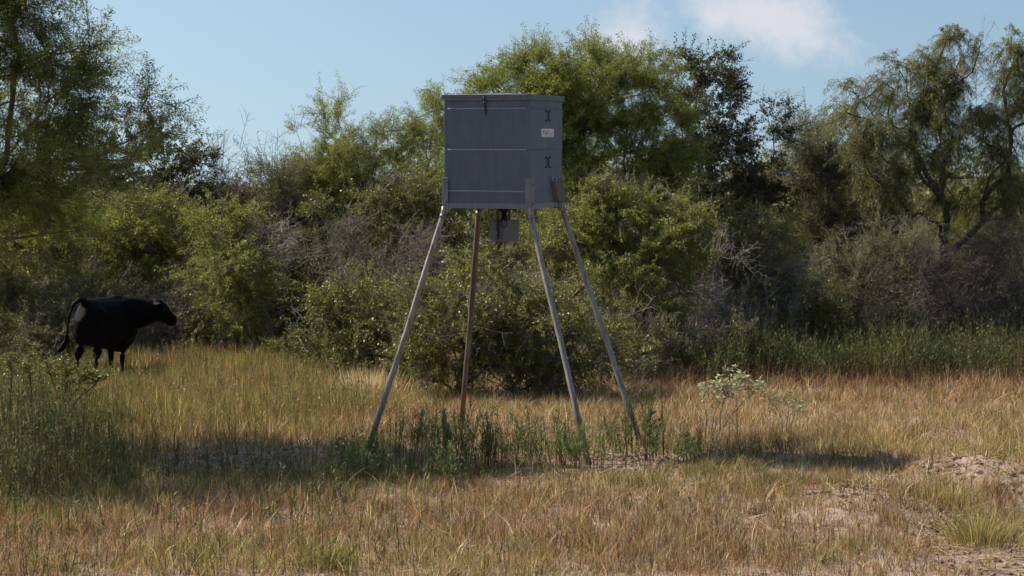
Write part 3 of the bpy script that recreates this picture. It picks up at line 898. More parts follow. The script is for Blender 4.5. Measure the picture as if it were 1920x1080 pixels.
# corner brackets, leg sockets and legs
feet_px = [((-1, -1), (686, 848), 22.75, 0.0), ((1, -1), (1107, 874), 21.75, 0.0), ((1, 1), (1211, 852), 23.2, 0.0), ((-1, 1), (864, 803), 25.0, 0.0)]
for (cx, cy), (fpx, fpy), fd, _ in feet_px:
    br = bmesh.new()
    zt_, zb_ = ZB + 0.355, ZB - 0.055
    w = 0.075
    t = 0.008
    off = h + 0.014 + t / 2
    add_box(br, (cx * (h + 0.018 - w / 2), cy * off, (zt_ + zb_) / 2), (w, t, zt_ - zb_), bevel=0.002)
    add_box(br, (cx * off, cy * (h + 0.012 - w / 2), (zt_ + zb_) / 2 - 0.002), (t, w, zt_ - zb_ - 0.004), bevel=0.002)
    bro = bm_obj('corner_bracket', br, GALV2, feeder)
    for zz in (zt_ - 0.06, zt_ - 0.275):
        bm = bmesh.new()
        p = Vector((cx * (h - w * 0.35), cy * (off + t / 2), zz))
        add_tube(bm, [p, p + Vector((0, cy * 0.014, 0))], [0.017, 0.014], 8)
        bm_obj('bolt', bm, GALV2, bro)
        bm = bmesh.new()
        p = Vector((cx * (off + t / 2), cy * (h - w * 0.35), zz - 0.02))
        add_tube(bm, [p, p + Vector((cx * 0.014, 0, 0))], [0.017, 0.014], 8)
        bm_obj('bolt', bm, GALV2, bro)
    # leg: short stub below the corner, bend, then the long splayed pipe
    topv = Vector((cx * (h + 0.004), cy * (h + 0.004), ZB + 0.02))
    elbow = Vector((cx * (h + 0.012), cy * (h + 0.012), ZB - 0.085))
    wp = P(fpx, fpy, fd)
    foot = to_local((wp[0], wp[1], min(wp[2], float(gz(wp[0], wp[1])) + 0.0) - 0.05))
    mid = elbow.lerp(foot, 0.5)
    bm = bmesh.new()
    pts = [topv, elbow.lerp(topv, 0.4), elbow.lerp(foot, 0.012), elbow.lerp(foot, 0.25), mid + Vector((0.006, 0.004, 0)), elbow.lerp(foot, 0.75), foot]
    add_tube(bm, pts, [0.025, 0.027, 0.032, 0.033, 0.033, 0.033, 0.033], 14)
    rusty = (cx, cy) == (-1, 1)
    lg = bm_obj('leg', bm, PIPE_RUST if rusty else PIPE, feeder, True)
    if rusty:
        lg['label'] = 'rusty brown rear leg'
    bm = bmesh.new()
    u = (foot - elbow).normalized()
    add_tube(bm, [elbow - u * 0.01, elbow + u * 0.035], [0.038, 0.038], 14)
    bm_obj('socket_collar', bm, GALV2, lg, True)

# sight gauges and maker's plate on the right panel
XR = h + 0.002


def on_right(px, py):
    """local y and z on the right panel for a photo pixel"""
    return -h + SX * (px - 993) / (1055 - 993), ZT - (py - 181) / 158.85


for gy_ in (219, 305):
    y0, z0 = on_right(1026, gy_)
    bm = bmesh.new()
    add_tube(bm, [(XR + 0.012, y0, z0 - 0.05), (XR + 0.012, y0, z0 + 0.05)], 0.008, 8)
    for s in (-1, 1):
        for e_ in (-1, 1):
            add_tube(bm, [(XR + 0.012, y0, z0 + e_ * 0.042), (XR + 0.01, y0 + s * 0.062, z0 + e_ * 0.056)], 0.0045, 6)
    g = bm_obj('sight_gauge', bm, DARKM, feeder, True)
    for s in (-1, 1):
        for e_ in (-1, 1):
            bm = bmesh.new()
            add_tube(bm, [(XR - 0.002, y0 + s * 0.068, z0 + e_ * 0.056), (XR + 0.014, y0 + s * 0.068, z0 + e_ * 0.056)], 0.0105, 8)
            bm_obj('bolt', bm, DARKM, g)
y0, z0 = on_right(1025.5, 250.5)
pw, ph = 0.40, 0.098


def plate(bm, yc, zc, w, hgt, x0, x1, rad):
    ring = []
    for (sy, sz) in ((1, 1), (-1, 1), (-1, -1), (1, -1)):
        for a in range(5):
            t = {(1, 1): 0, (-1, 1): 90, (-1, -1): 180, (1, -1): 270}[(sy, sz)] + a * 22.5
            ring.append((yc + sy * (w / 2 - rad) + math.cos(math.radians(t)) * rad * 2.4 * 0.5, zc + sz * (hgt / 2 - rad) + math.sin(math.radians(t)) * rad))
    f0 = [bm.verts.new((x1, y, z)) for y, z in ring]; f1 = [bm.verts.new((x0, y, z)) for y, z in ring]
    bm.faces.new(f0); bm.faces.new(f1[::-1])
    for k in range(len(ring)):
        bm.faces.new((f0[k], f1[k], f1[(k + 1) % len(ring)], f0[(k + 1) % len(ring)]))


bm = bmesh.new()
plate(bm, y0, z0, pw, ph, XR - 0.002, XR + 0.003, 0.018)
pl = bm_obj('maker_plate', bm, WHITEP, feeder)


def mark(name, mat, polys):
    """flat print on the plate; polygons in plate units (-1..1, -1..1)"""
    bm = bmesh.new()
    for pg in polys:
        bm.faces.new([bm.verts.new((XR + 0.0042, y0 + a * pw / 2, z0 + b * ph / 2)) for a, b in pg])
    return bm_obj(name, bm, mat, pl)


def rect(a0, a1, b0, b1):
    return [(a0, b0), (a1, b0), (a1, b1), (a0, b1)]


mark('emblem', BLACKP, [[(-0.86, -0.45), (-0.70, 0.72), (-0.64, 0.72), (-0.56, -0.1), (-0.66, -0.05), (-0.72, 0.25), (-0.78, -0.40)],
                        [(-0.16, -0.25), (-0.12, 0.02), (0.02, 0.18), (0.10, 0.14), (0.00, -0.08), (-0.10, -0.30)]])
mark('red_print', REDP, [rect(-0.48, -0.30, 0.40, 0.58), rect(-0.26, 0.02, 0.38, 0.56), rect(0.10, 0.36, 0.38, 0.55), [(-0.50, -0.45), (-0.44, 0.20), (-0.36, 0.20), (-0.40, -0.45)],
                         [(-0.30, -0.45), (-0.34, 0.14), (-0.26, 0.18), (-0.14, -0.12), (-0.20, -0.40)]])
mark('grey_print', GREYP, [rect(0.12, 0.40, -0.42, -0.18), rect(0.44, 0.80, -0.46, -0.22), rect(0.16, 0.76, 0.02, 0.10)] + [rect(-0.7 + 0.2 * k, -0.56 + 0.2 * k, -0.74, -0.66) for k in range(7)])

# tapered brown shroud bolted low on the right panel
ya, za = on_right(1032.5, 334); yb, zb2 = on_right(1054, 378)
bm = bmesh.new()
d0, d1 = 0.012, 0.10
ring_t = [(XR, ya + 0.01, za - 0.04), (XR, yb - 0.02, za - 0.04), (XR + 0.04, yb - 0.03, za - 0.04), (XR + 0.04, ya + 0.03, za - 0.04)]
ring_b = [(XR, ya + 0.08, zb2), (XR, yb - 0.02, zb2), (XR + 0.055, yb - 0.03, zb2), (XR + 0.055, ya + 0.11, zb2)]
vt_ = [bm.verts.new(p) for p in ring_t]; vb_ = [bm.verts.new(p) for p in ring_b]
bm.faces.new(vt_); bm.faces.new(vb_[::-1])
for k in range(4):
    bm.faces.new((vt_[k], vt_[(k + 1) % 4], vb_[(k + 1) % 4], vb_[k]))
shroud = bm_obj('shroud', bm, BROWN, feeder)
bm = bmesh.new()
add_box(bm, (XR + 0.005, (ya + yb) / 2 - 0.02, za - 0.016), (0.01, (yb - ya) - 0.02, 0.046), bevel=0.002)
fl = bm_obj('flange', bm, GALV2, shroud)
for s in (0.25, 0.6):
    bm = bmesh.new()
    yy = ya + (yb - ya) * s
    add_tube(bm, [(XR + 0.009, yy, za - 0.014), (XR + 0.018, yy, za - 0.014)], 0.011, 8)
    bm_obj('bolt', bm, DARKM, shroud)
bm = bmesh.new()
add_tube(bm, [(XR + 0.03, ya + 0.16, zb2 + 0.0), (XR + 0.04, ya + 0.17, zb2 - 0.045), (XR + 0.035, ya + 0.12, zb2 - 0.075), (XR + 0.025, ya + 0.03, zb2 - 0.075)], 0.007, 6)
bm_obj('cable', bm, DARKM, shroud, True)

# spinner: funnel neck, hangers and control box under the hopper
bm = bmesh.new()
add_tube(bm, [(0, 0, ZB + 0.01), (0, 0, ZB - 0.02), (0, 0, ZB - 0.05)], [0.15, 0.135, 0.045], 18)
bm_obj('funnel', bm, DARKM, feeder, True)
bm = bmesh.new()
add_tube(bm, [(0, 0, ZB - 0.04), (0, 0, ZB - 0.12), (0, 0, ZB - 0.13), (0, 0, ZB - 0.175)], [0.032, 0.032, 0.045, 0.04], 12)
bm_obj('motor_neck', bm, DARKM, feeder, True)
BR = Matrix.Rotation(-YAW + math.radians(45), 3, 'Z')
bs = 0.255
cb = bmesh.new()
add_box(cb, (0, 0, ZB - 0.285), (bs, bs, 0.245), BR, 0.006)
box_ = bm_obj('control_box', cb, metal_mat('box_steel', (0.095, 0.096, 0.115), (0.075, 0.076, 0.09), 0.5, 0.15), feeder)
cb = bmesh.new()
add_box(cb, (0, 0, ZB - 0.160), (bs + 0.012, bs + 0.012, 0.016), BR, 0.003)
bm_obj('box_lid', cb, GALV, box_)
Ri = BR


def boxface(a, side, out_=0.0):
    """point on one of the two seen faces of the control box; a runs along the face"""
    v = Vector((a, -bs / 2 - out_, 0)) if side == 'l' else Vector((bs / 2 + out_, a, 0))
    return Ri @ v


# the two visible faces meet at the corner nearest the camera
near = min([(1, 1), (1, -1), (-1, 1), (-1, -1)], key=lambda s: (RM @ (Ri @ Vector((s[0], s[1], 0)))).y)
nc = Ri @ Vector((near[0] * bs / 2, near[1] * bs / 2, 0))
lft = min([(near[0], -near[1]), (-near[0], near[1])], key=lambda s: (RM @ (Ri @ Vector((s[0], s[1], 0)))).x)
lc_ = Ri @ Vector((lft[0] * bs / 2, lft[1] * bs / 2, 0))
outl = ((nc + lc_) / 2).normalized()
sp_ = nc.lerp(lc_, 0.38) + outl * 0.012
bm = bmesh.new()
ax_ = (lc_ - nc).normalized()
rot = Matrix((ax_, outl, Vector((0, 0, 1)))).transposed()
add_box(bm, Vector((sp_.x, sp_.y, ZB - 0.19)), (0.034, 0.012, 0.37), rot, 0.003)
hs = bm_obj('hanger_strap', bm, DARKM, feeder)
for zz in (-0.30, -0.345):
    bm = bmesh.new()
    p = Vector((sp_.x, sp_.y, ZB + zz)) + outl * 0.006
    add_tube(bm, [p, p + outl * 0.012], 0.011, 8)
    bm_obj('bolt', bm, GALV2, hs)
rc_ = -lc_
sp2 = nc.lerp(rc_, 0.42) * 0.82
bm = bmesh.new()
add_box(bm, Vector((sp2.x, sp2.y, ZB - 0.075)), (0.034, 0.012, 0.15), rot, 0.003)
bm_obj('hanger_strap', bm, DARKM, feeder)
bm = bmesh.new()
q0 = nc + nc.normalized() * 0.014
tx = (rc_ - lc_).normalized() * 0.03
add_tube(bm, [Vector((q0.x, q0.y, ZB - 0.15)) - tx, Vector((q0.x, q0.y, ZB - 0.215)) - tx, Vector((q0.x, q0.y, ZB - 0.235)), Vector((q0.x, q0.y, ZB - 0.215)) + tx, Vector((q0.x, q0.y, ZB - 0.15)) + tx], 0.0065, 8)
bm_obj('latch_loop', bm, DARKM, box_, True)


# ------------------------------------------------------------------ fallen log, cow
LOG = bmesh.new()
ld = 36.5
lp_ = [P(1165, 652, ld), P(1205, 640, ld + 0.1), P(1240, 632, ld - 0.1), P(1275, 622, ld + 0.1), P(1300, 618, ld + 0.2)]
lr = np.random.default_rng(5)
rg_ = add_tube(LOG, [Vector(p) for p in lp_], [0.08, 0.10, 0.11, 0.08, 0.04], 12)
for ring in rg_:
    for v in ring:
        v.co += Vector(lr.normal(size=3)) * 0.018
for v in LOG.verts:
    v.co -= Vector((lp_[0][0], lp_[0][1], 0))
lo = bm_obj('fallen_log', LOG, BARK, None, True)
lo.location = (lp_[0][0], lp_[0][1], 0)
tag(lo, 'grey fallen log lying in the weeds at the foot of the brush', 'log')
bm = bmesh.new()
for (a, b) in (((1230, 633), (1215, 690)), ((1290, 620), (1335, 660))):
    pa, pb_ = P(*a, ld), P(*b, ld - 0.6)
    pb_[2] = float(gz(pb_[0], pb_[1])) - 0.03
    m_ = (Vector(pa) + Vector(pb_)) / 2 + Vector((0.08, 0, 0.06))
    add_tube(bm, [Vector(pa) - lo.location, m_ - lo.location, Vector(pb_) - lo.location], [0.05, 0.04, 0.03], 8)
bm_obj('limb', bm, BARK, lo, True)

CD, HEAD = 31.4, math.radians(67)
TAILX = P(167, 560, CD)[0]
ch_, sh_ = math.cos(HEAD), math.sin(HEAD)


def ell_loft(bm, secs, n=16):
    """closed loft of ellipses: (centre, half width, half height, axis direction)"""
    rings = []
    for i, (c, hw, hh) in enumerate(secs):
        c = Vector(c)
        a = Vector(secs[max(i - 1, 0)][0]); b = Vector(secs[min(i + 1, len(secs) - 1)][0])
        t = (b - a).normalized()
        side = Vector((0, 0, 1)).cross(t)
        side = side.normalized() if side.length > 0.15 else Vector((0, 1, 0))
        up = t.cross(side)
        rings.append([bm.verts.new(c + side * math.cos(k * 2 * math.pi / n) * hw + up * math.sin(k * 2 * math.pi / n) * hh) for k in range(n)])
    for a, b in zip(rings[:-1], rings[1:]):
        for k in range(n):
            bm.faces.new((a[k], a[(k + 1) % n], b[(k + 1) % n], b[k]))
    bm.faces.new(rings[0][::-1]); bm.faces.new(rings[-1])


cb = bmesh.new()
ell_loft(cb, [((-0.80, 0, 1.02), 0.07, 0.10), ((-0.775, 0, 1.0), 0.12, 0.21), ((-0.70, 0, 0.97), 0.165, 0.29), ((-0.52, 0, 0.92), 0.215, 0.35), ((-0.25, 0, 0.885), 0.25, 0.37),
              ((0.05, 0, 0.865), 0.27, 0.39), ((0.28, 0, 0.865), 0.265, 0.395), ((0.46, 0, 0.87), 0.24, 0.385), ((0.60, -0.01, 0.85), 0.215, 0.36), ((0.70, -0.02, 0.85), 0.14, 0.27), ((0.75, -0.03, 0.87), 0.07, 0.14)])
# neck bending to the right, then the head
ell_loft(cb, [((0.34, -0.02, 0.97), 0.20, 0.28), ((0.52, -0.10, 0.99), 0.185, 0.275), ((0.66, -0.22, 1.01), 0.165, 0.25), ((0.74, -0.36, 1.025), 0.14, 0.215), ((0.775, -0.47, 1.045), 0.115, 0.17)])
poll = Vector((0.79, -0.45, 1.105))
# head direction in world: right, slightly away, down -> local
hw_ = Vector((0.28, 0.18, -0.22))
hd = Vector((hw_.x * ch_ + hw_.y * sh_, -hw_.x * sh_ + hw_.y * ch_, hw_.z)).normalized()
HS = [(-0.05, 0.10, 0.12), (0.04, 0.125, 0.16), (0.14, 0.12, 0.165), (0.24, 0.10, 0.14), (0.32, 0.082, 0.11), (0.40, 0.088, 0.105), (0.455, 0.08, 0.088), (0.48, 0.05, 0.055)]
ell_loft(cb, [(poll + hd * s, a, b) for s, a, b in HS])
hside = Vector((0, 0, 1)).cross(hd).normalized()
hup = hd.cross(hside)
for s in (-1, 1):   # ears, held out sideways and a little back
    e0 = poll + hside * s * 0.09 + hup * 0.05 + hd * 0.01
    ed = (hside * s * 0.9 - hd * 0.35 - Vector((0, 0, 0.15))).normalized()
    ell_loft(cb, [(e0, 0.03, 0.03), (e0 + ed * 0.06, 0.06, 0.03), (e0 + ed * 0.14, 0.065, 0.026), (e0 + ed * 0.21, 0.025, 0.016)], 10)
# legs: stifle, hock, pastern, hoof
for (x, y, dx) in ((-0.60, 0.14, 0.0), (-0.56, -0.15, 0.07)):
    ell_loft(cb, [((x + 0.06, y * 0.9, 0.86), 0.10, 0.20), ((x + 0.06 + dx * 0.4, y, 0.66), 0.095, 0.165), ((x + 0.02 + dx * 0.6, y, 0.52), 0.075, 0.11), ((x - 0.05 + dx * 0.8, y, 0.41), 0.058, 0.074),
                  ((x - 0.085 + dx, y, 0.34), 0.046, 0.058), ((x - 0.06 + dx, y, 0.22), 0.036, 0.042), ((x - 0.05 + dx, y, 0.11), 0.042, 0.048), ((x - 0.02 + dx, y, 0.05), 0.048, 0.058), ((x - 0.01 + dx, y, 0.0), 0.056, 0.07)], 12)
for (x, y, dx) in ((0.40, 0.15, 0.03), (0.36, -0.14, -0.10)):
    ell_loft(cb, [((x, y * 0.9, 0.72), 0.10, 0.15), ((x + dx * 0.3, y, 0.56), 0.075, 0.10), ((x + dx * 0.5, y, 0.44), 0.055, 0.064), ((x + dx * 0.6, y, 0.38), 0.056, 0.062), ((x + dx * 0.8, y, 0.24), 0.037, 0.042),
                  ((x + dx, y, 0.11), 0.043, 0.048), ((x + dx + 0.03, y, 0.05), 0.048, 0.058), ((x + dx + 0.04, y, 0.0), 0.055, 0.07)], 12)
for s in (-1, 1):   # hook bones and shoulder blades
    ell_loft(cb, [((-0.56, s * 0.13, 1.03), 0.07, 0.07), ((-0.44, s * 0.18, 1.07), 0.075, 0.08), ((-0.30, s * 0.17, 1.02), 0.07, 0.07)], 10)
    ell_loft(cb, [((0.34, s * 0.12, 1.20), 0.05, 0.05), ((0.38, s * 0.21, 1.0), 0.07, 0.09), ((0.42, s * 0.225, 0.80), 0.07, 0.10), ((0.44, s * 0.20, 0.66), 0.06, 0.08)], 10)
ell_loft(cb, [((-0.70, 0, 1.22), 0.05, 0.05), ((-0.3, 0, 1.235), 0.06, 0.04), ((0.1, 0, 1.235), 0.06, 0.04), ((0.36, 0, 1.25), 0.07, 0.05), ((0.5, -0.06, 1.22), 0.06, 0.05)], 10)
# brisket fold
ell_loft(cb, [((0.30, 0, 0.52), 0.10, 0.09), ((0.50, 0, 0.50), 0.10, 0.10), ((0.66, -0.03, 0.60), 0.08, 0.12), ((0.74, -0.10, 0.78), 0.06, 0.10)], 12)


def wl(dx, dy, z):   # world offset from the tail head -> local
    return Vector((-0.76 + dx * ch_ + dy * sh_, -dx * sh_ + dy * ch_, z))


TP = [wl(0.06, 0.08, 1.25), wl(-0.02, -0.03, 1.265), wl(-0.10, -0.12, 1.205), wl(-0.165, -0.17, 1.03), wl(-0.19, -0.18, 0.82), wl(-0.215, -0.18, 0.68), wl(-0.26, -0.18, 0.585), wl(-0.32, -0.18, 0.53), wl(-0.38, -0.18, 0.50)]
add_tube(cb, TP, [0.05, 0.044, 0.034, 0.028, 0.028, 0.045, 0.055, 0.045, 0.015], 10)
for v in cb.verts:      # compact, deep-bodied animal
    v.co.x *= 0.86
    v.co.z *= 1.05
me = bpy.data.meshes.new('cow_raw')
bmesh.ops.recalc_face_normals(cb, faces=cb.faces[:])
cb.to_mesh(me); cb.free()
tmp = bpy.data.objects.new('cow_raw', me); COL.objects.link(tmp)
rm = tmp.modifiers.new('r', 'REMESH'); rm.mode = 'VOXEL'; rm.voxel_size = 0.024
sm = tmp.modifiers.new('s', 'SMOOTH'); sm.iterations = 6; sm.factor = 0.5
dg = bpy.context.evaluated_depsgraph_get()
cme = bpy.data.meshes.new_from_object(tmp.evaluated_get(dg))
bpy.data.objects.remove(tmp)
cme.name = 'body'
for p in cme.polygons:
    p.use_smooth = True
cm, n, l, out = new_mat('black_hide')
f = noise(n, l, 9, 5)
pb = n.new('ShaderNodeBsdfPrincipled')
l.new(ramp(n, l, f, [(0.3, (0.0028, 0.0028, 0.003)), (0.7, (0.006, 0.0055, 0.0055))]), pb.inputs['Base Color'])
pb.inputs['Roughness'].default_value = 0.6; pb.inputs['Specular IOR Level'].default_value = 0.05
f2 = noise(n, l, 60, 3, stretch=(1, 1, 3))
bp = n.new('ShaderNodeBump'); bp.inputs['Strength'].default_value = 0.5; bp.inputs['Distance'].default_value = 0.01
l.new(f2, bp.inputs['Height']); l.new(bp.outputs[0], pb.inputs['Normal']); l.new(pb.outputs[0], out.inputs[0])
cme.materials.clear(); cme.materials.append(cm)
cow_loc = Vector((TAILX + 0.65 * ch_, CD, float(gz(TAILX, CD)) - 0.02))
cow = empty('cow', cow_loc)
cow.rotation_euler = (0, 0, HEAD)
tag(cow, 'black cow standing in the tall grass, seen from behind, head to the right', 'cow')
link('body', cme, cow)
EYE = plain_mat('cow_eye', (0.015, 0.012, 0.01), 0.15)
for s in (-1, 1):
    bm = bmesh.new()
    c_ = poll + hd * 0.15 + hside * s * 0.098 + hup * 0.045
    bmesh.ops.create_uvsphere(bm, u_segments=10, v_segments=8, radius=0.02, matrix=Matrix.Translation(Vector((c_.x * 0.86, c_.y, c_.z * 1.05))))
    bm_obj('eye', bm, EYE, cow, True)


SAND = [(ell(250, 740, 838, 895), 0.82), (ell(1060, 1320, 846, 892), 0.9), (ell(1490, 1690, 922, 968), 0.93), (ell(1640, 1770, 940, 1005), 0.7),
        (ell(1725, 2010, 868, 942), 0.86), (ell(1780, 2250, 1016, 1230), 1.0), (ell(1400, 1560, 843, 862), 0.75), (ell(1380, 1530, 985, 1040), 0.45)]
PAL = np.array([[0.47, 0.335, 0.15], [0.38, 0.225, 0.10], [0.25, 0.125, 0.072], [0.34, 0.29, 0.07], [0.125, 0.15, 0.038], [0.64, 0.53, 0.34], [0.22, 0.205, 0.062]])
# straw, orange tan, red brown, yellow green, green, bleached, olive


def project(x, y):
    return 960 + x * F / y, HOR + CAMH * F / y


def ribbon(p, h, w, lean, bend, rng, segs=2, wprof=None):
    """grass blades: p base, h height, lean horizontal unit vector, bend tip offset"""
    N = len(p)
    t = np.linspace(0, 1, segs + 1)
    c = p[:, None] + np.stack([lean[:, 0:1] * bend[:, None] * t**1.8, lean[:, 1:2] * bend[:, None] * t**1.8, h[:, None] * t * (1 - 0.12 * t * (bend / np.maximum(h, 1e-3))[:, None])], -1)
    a = rng.uniform(0, np.pi, N)
    s = np.stack([np.cos(a), np.sin(a), np.zeros(N)], -1)
    prof = np.array(wprof if wprof is not None else list(1 - 0.35 * t[:-1]))
    v = np.zeros((N, 2 * segs + 1, 3))
    for j in range(segs):
        v[:, 2 * j] = c[:, j] - s * (w * prof[j] / 2)[:, None]
        v[:, 2 * j + 1] = c[:, j] + s * (w * prof[j] / 2)[:, None]
    v[:, -1] = c[:, -1]
    b = np.arange(N)[:, None] * (2 * segs + 1)
    q = np.concatenate([b + np.array([[2 * j, 2 * j + 1, 2 * j + 3, 2 * j + 2]]) for j in range(segs - 1)], 0) if segs > 1 else None
    tr = b + np.array([[2 * segs - 2, 2 * segs - 1, 2 * segs]])
    return v.reshape(-1, 3), q, tr


def sample_ground(N, y0, y1, rng, margin=0.32):
    y = np.sqrt(rng.uniform(y0 ** 1.3, y1 ** 1.3, N) ** (2 / 1.3))
    x = rng.uniform(-1, 1, N) * (margin * y + 0.3)
    if y0 < 15:      # thinner growth around the part of the clearing that shows largest
        k = (rng.random(N) < 0.42) | ((np.abs(x) < 0.27 * y + 0.2) & (y > 15.3))
        x, y = x[k], y[k]
    return x, y


def sand_at(x, y):
    s = np.zeros_like(x)
    for e, a in SAND:
        s = np.maximum(s, a * inell(x, y, e))
    return s


rg = np.random.default_rng(77)
# --- dry field grass
NT = 84000
x, y = sample_ground(NT, 11.0, 39.0, rg, 0.42)
NT = len(x)
px, py = project(x, y)
sand = sand_at(x, y)
patch = fbm(x * 1.1, y * 1.1, 31)
tall = np.clip((760 - px) / 220, 0, 1) * np.clip((835 - py) / 45, 0, 1) * np.clip((px - 120) / 80, 0, 1)      # mid-left stand of tall grass
belt = np.clip((px - 1120) / 120, 0, 1) * np.clip((745 - py) / 20, 0, 1)
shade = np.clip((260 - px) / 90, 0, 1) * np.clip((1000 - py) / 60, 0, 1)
strip = np.clip(1 - np.abs(py - 890) / 55, 0, 1) * np.clip((1650 - px) / 200, 0, 1)
keep = (rg.random(NT) > sand * 0.96) & (rg.random(NT) > belt * 0.5) & (rg.random(NT) > 0.25 * (patch < 0.35))
x, y, px, py, patch, tall, belt, shade, strip = [a[keep] for a in (x, y, px, py, patch, tall, belt, shade, strip)]
NT = len(x)
wts = np.zeros((NT, 7))
gold = np.clip((px - 700) / 200, 0, 1) * np.clip((840 - py) / 30, 0, 1)
fore = np.clip((py - 900) / 50, 0, 1)
wts += np.array([0.24, 0.24, 0.15, 0.15, 0.06, 0.05, 0.13])
wts += gold[:, None] * np.array([0.45, 0.3, 0.15, 0.0, 0, 0.12, 0.03])
wts += fore[:, None] * np.array([0.16, 0.32, 0.30, 0.20, 0.04, 0.07, 0.16])
wts += tall[:, None] * np.array([0.25, 0.25, 0.12, 0.55, 0.05, 0.0, 0.25])
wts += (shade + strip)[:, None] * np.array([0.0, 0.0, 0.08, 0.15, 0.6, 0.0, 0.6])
wts += belt[:, None] * np.array([0, 0.3, 1.2, 0.1, 0.3, 0, 0.3])
g2 = fbm(x * 0.7, y * 0.7, 57)
wts[:, 3] *= 0.3 + 2.2 * np.clip((g2 - 0.4) * 3, 0, 1)
wts[:, 2] *= 0.3 + 2.0 * np.clip((0.6 - g2) * 3, 0, 1)
cum = np.cumsum(wts / wts.sum(1, keepdims=True), 1)
cowx = TAILX + 0.4
tramp = 1 - 0.65 * np.clip(1.3 - np.sqrt(((x - cowx) / 1.1) ** 2 + ((y - 30.6) / 1.5) ** 2), 0, 1)
B = 8
ht = (0.10 + 0.14 * rg.random(NT)) * (0.35 + 1.3 * patch) + 0.24 * tall * (0.6 + 0.6 * rg.random(NT)) + 0.08 * shade + 0.15 * belt
ht = ht * tramp * (1 - 0.45 * inell(x, y, ell(600, 1350, 835, 912), 3, 0.3))
bx = np.repeat(x, B) + rg.normal(size=NT * B) * 0.04
by = np.repeat(y, B) + rg.normal(size=NT * B) * 0.04
N = len(bx)
hh = np.repeat(ht, B) * (0.45 + 0.75 * rg.random(N))
ang = rg.uniform(0, 2 * np.pi, N)
lean = np.stack([np.cos(ang), np.sin(ang)], -1)
bend = hh * np.abs(rg.normal(size=N)) * np.repeat(0.8 - 0.55 * tall, B)
base = np.stack([bx, by, gz(bx, by) - 0.01], -1)
own = rg.random(N)
tuf = np.repeat(rg.random(NT), B)
pick = np.where(rg.random(N) < 0.6, tuf, own)
ci = np.minimum((np.repeat(cum, B, 0) < pick[:, None]).sum(1), 6)
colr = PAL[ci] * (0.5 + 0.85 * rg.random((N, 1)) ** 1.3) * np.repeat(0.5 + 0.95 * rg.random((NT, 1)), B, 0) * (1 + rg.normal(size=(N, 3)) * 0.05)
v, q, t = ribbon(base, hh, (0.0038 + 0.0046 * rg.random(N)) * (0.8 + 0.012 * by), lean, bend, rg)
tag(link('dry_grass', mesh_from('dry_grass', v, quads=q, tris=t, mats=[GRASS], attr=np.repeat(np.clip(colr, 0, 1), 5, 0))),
    'tan and golden dry grass covering the clearing', 'grass', kind='stuff')

# --- long dead stalks, bent and fallen over
N = 1800
x, y = sample_ground(N, 14.5, 32.0, rg)
N = len(x)
hh = 0.12 + 0.22 * rg.random(N); ang = rg.uniform(0, 2 * np.pi, N)
v, q, t = ribbon(np.stack([x, y, gz(x, y)], -1), hh, 0.004 + 0.005 * rg.random(N), np.stack([np.cos(ang), np.sin(ang)], -1), hh * rg.uniform(0.1, 1.4, N), rg, segs=3)
c = PAL[rg.choice([5, 5, 0, 2], N)] * (0.7 + 0.5 * rg.random((N, 1))) * np.where(rg.random((N, 1)) < 0.25, 0.35, 1.0)
tag(link('dead_stalks', mesh_from('dead_stalks', v, quads=q, tris=t, mats=[GRASS], attr=np.repeat(np.clip(c, 0, 1), 7, 0))), 'bleached dead stalks bent over in the dry grass', 'stalks', kind='stuff')

# --- straw litter lying flat, thick on the mounds and bare sand
NL = 170000
x, y = sample_ground(NL, 12.0, 30.0, rg, 0.4)
NL = len(x)
s = np.maximum(sand_at(x, y), 0.3)
k = rg.random(NL) < s
x, y = x[k], y[k]
N = len(x)
ang = rg.uniform(0, 2 * np.pi, N)
ln = 0.05 + 0.2 * rg.random(N) ** 1.6
pz = np.stack([x, y, gz(x, y) + 0.006 + 0.035 * rg.random(N)], -1)
ax = unit(np.stack([np.cos(ang), np.sin(ang), rg.normal(size=N) * 0.16], -1))
lv, lq = kites(pz, ax, ln, 0.006 + 0.006 * rg.random(N), rg, nrm=np.tile(np.array([0, 0, 1.0]), (N, 1)) + rg.normal(size=(N, 3)) * 0.3)
lc = PAL[rg.choice(7, N, p=[0.15, 0.2, 0.35, 0.0, 0.0, 0.27, 0.03])] * (0.35 + 0.8 * rg.random((N, 1)))
tag(link('straw_litter', mesh_from('straw_litter', lv, quads=lq, mats=[GRASS], attr=np.repeat(lc, 4, 0))), 'loose straw and dead stems lying on the bare sand', 'straw', kind='stuff')


# --- clods and small stones on the bare ground
CL = 2600
x, y = sample_ground(CL * 12, 14.3, 27.0, rg)
k = rg.random(len(x)) < sand_at(x, y) * 0.8
x, y = x[k][:CL], y[k][:CL]; N = len(x)
octa = np.array([[1, 0, 0], [-1, 0, 0], [0, 1, 0], [0, -1, 0], [0, 0, 1], [0, 0, -1]], float)
ft = np.array([[0, 2, 4], [2, 1, 4], [1, 3, 4], [3, 0, 4], [2, 0, 5], [1, 2, 5], [3, 1, 5], [0, 3, 5]])
rad_ = 0.006 + 0.03 * rg.random(N) ** 3
cv = np.stack([x, y, gz(x, y) + rad_ * 0.25], -1)[:, None] + octa[None] * (rad_[:, None, None] * rg.uniform(0.6, 1.4, (N, 6, 3))) * np.array([1.2, 1.2, 0.75])
cc = np.array([[0.30, 0.20, 0.15]]) * rg.uniform(0.4, 1.2, (N, 1))
tag(link('soil_clods', mesh_from('soil_clods', cv.reshape(-1, 3), tris=(np.arange(N)[:, None, None] * 6 + ft[None]).reshape(-1, 3), mats=[GRASS], attr=np.repeat(cc, 6, 0))), 'small clods and stones on the bare sandy patches', 'clods', kind='stuff')


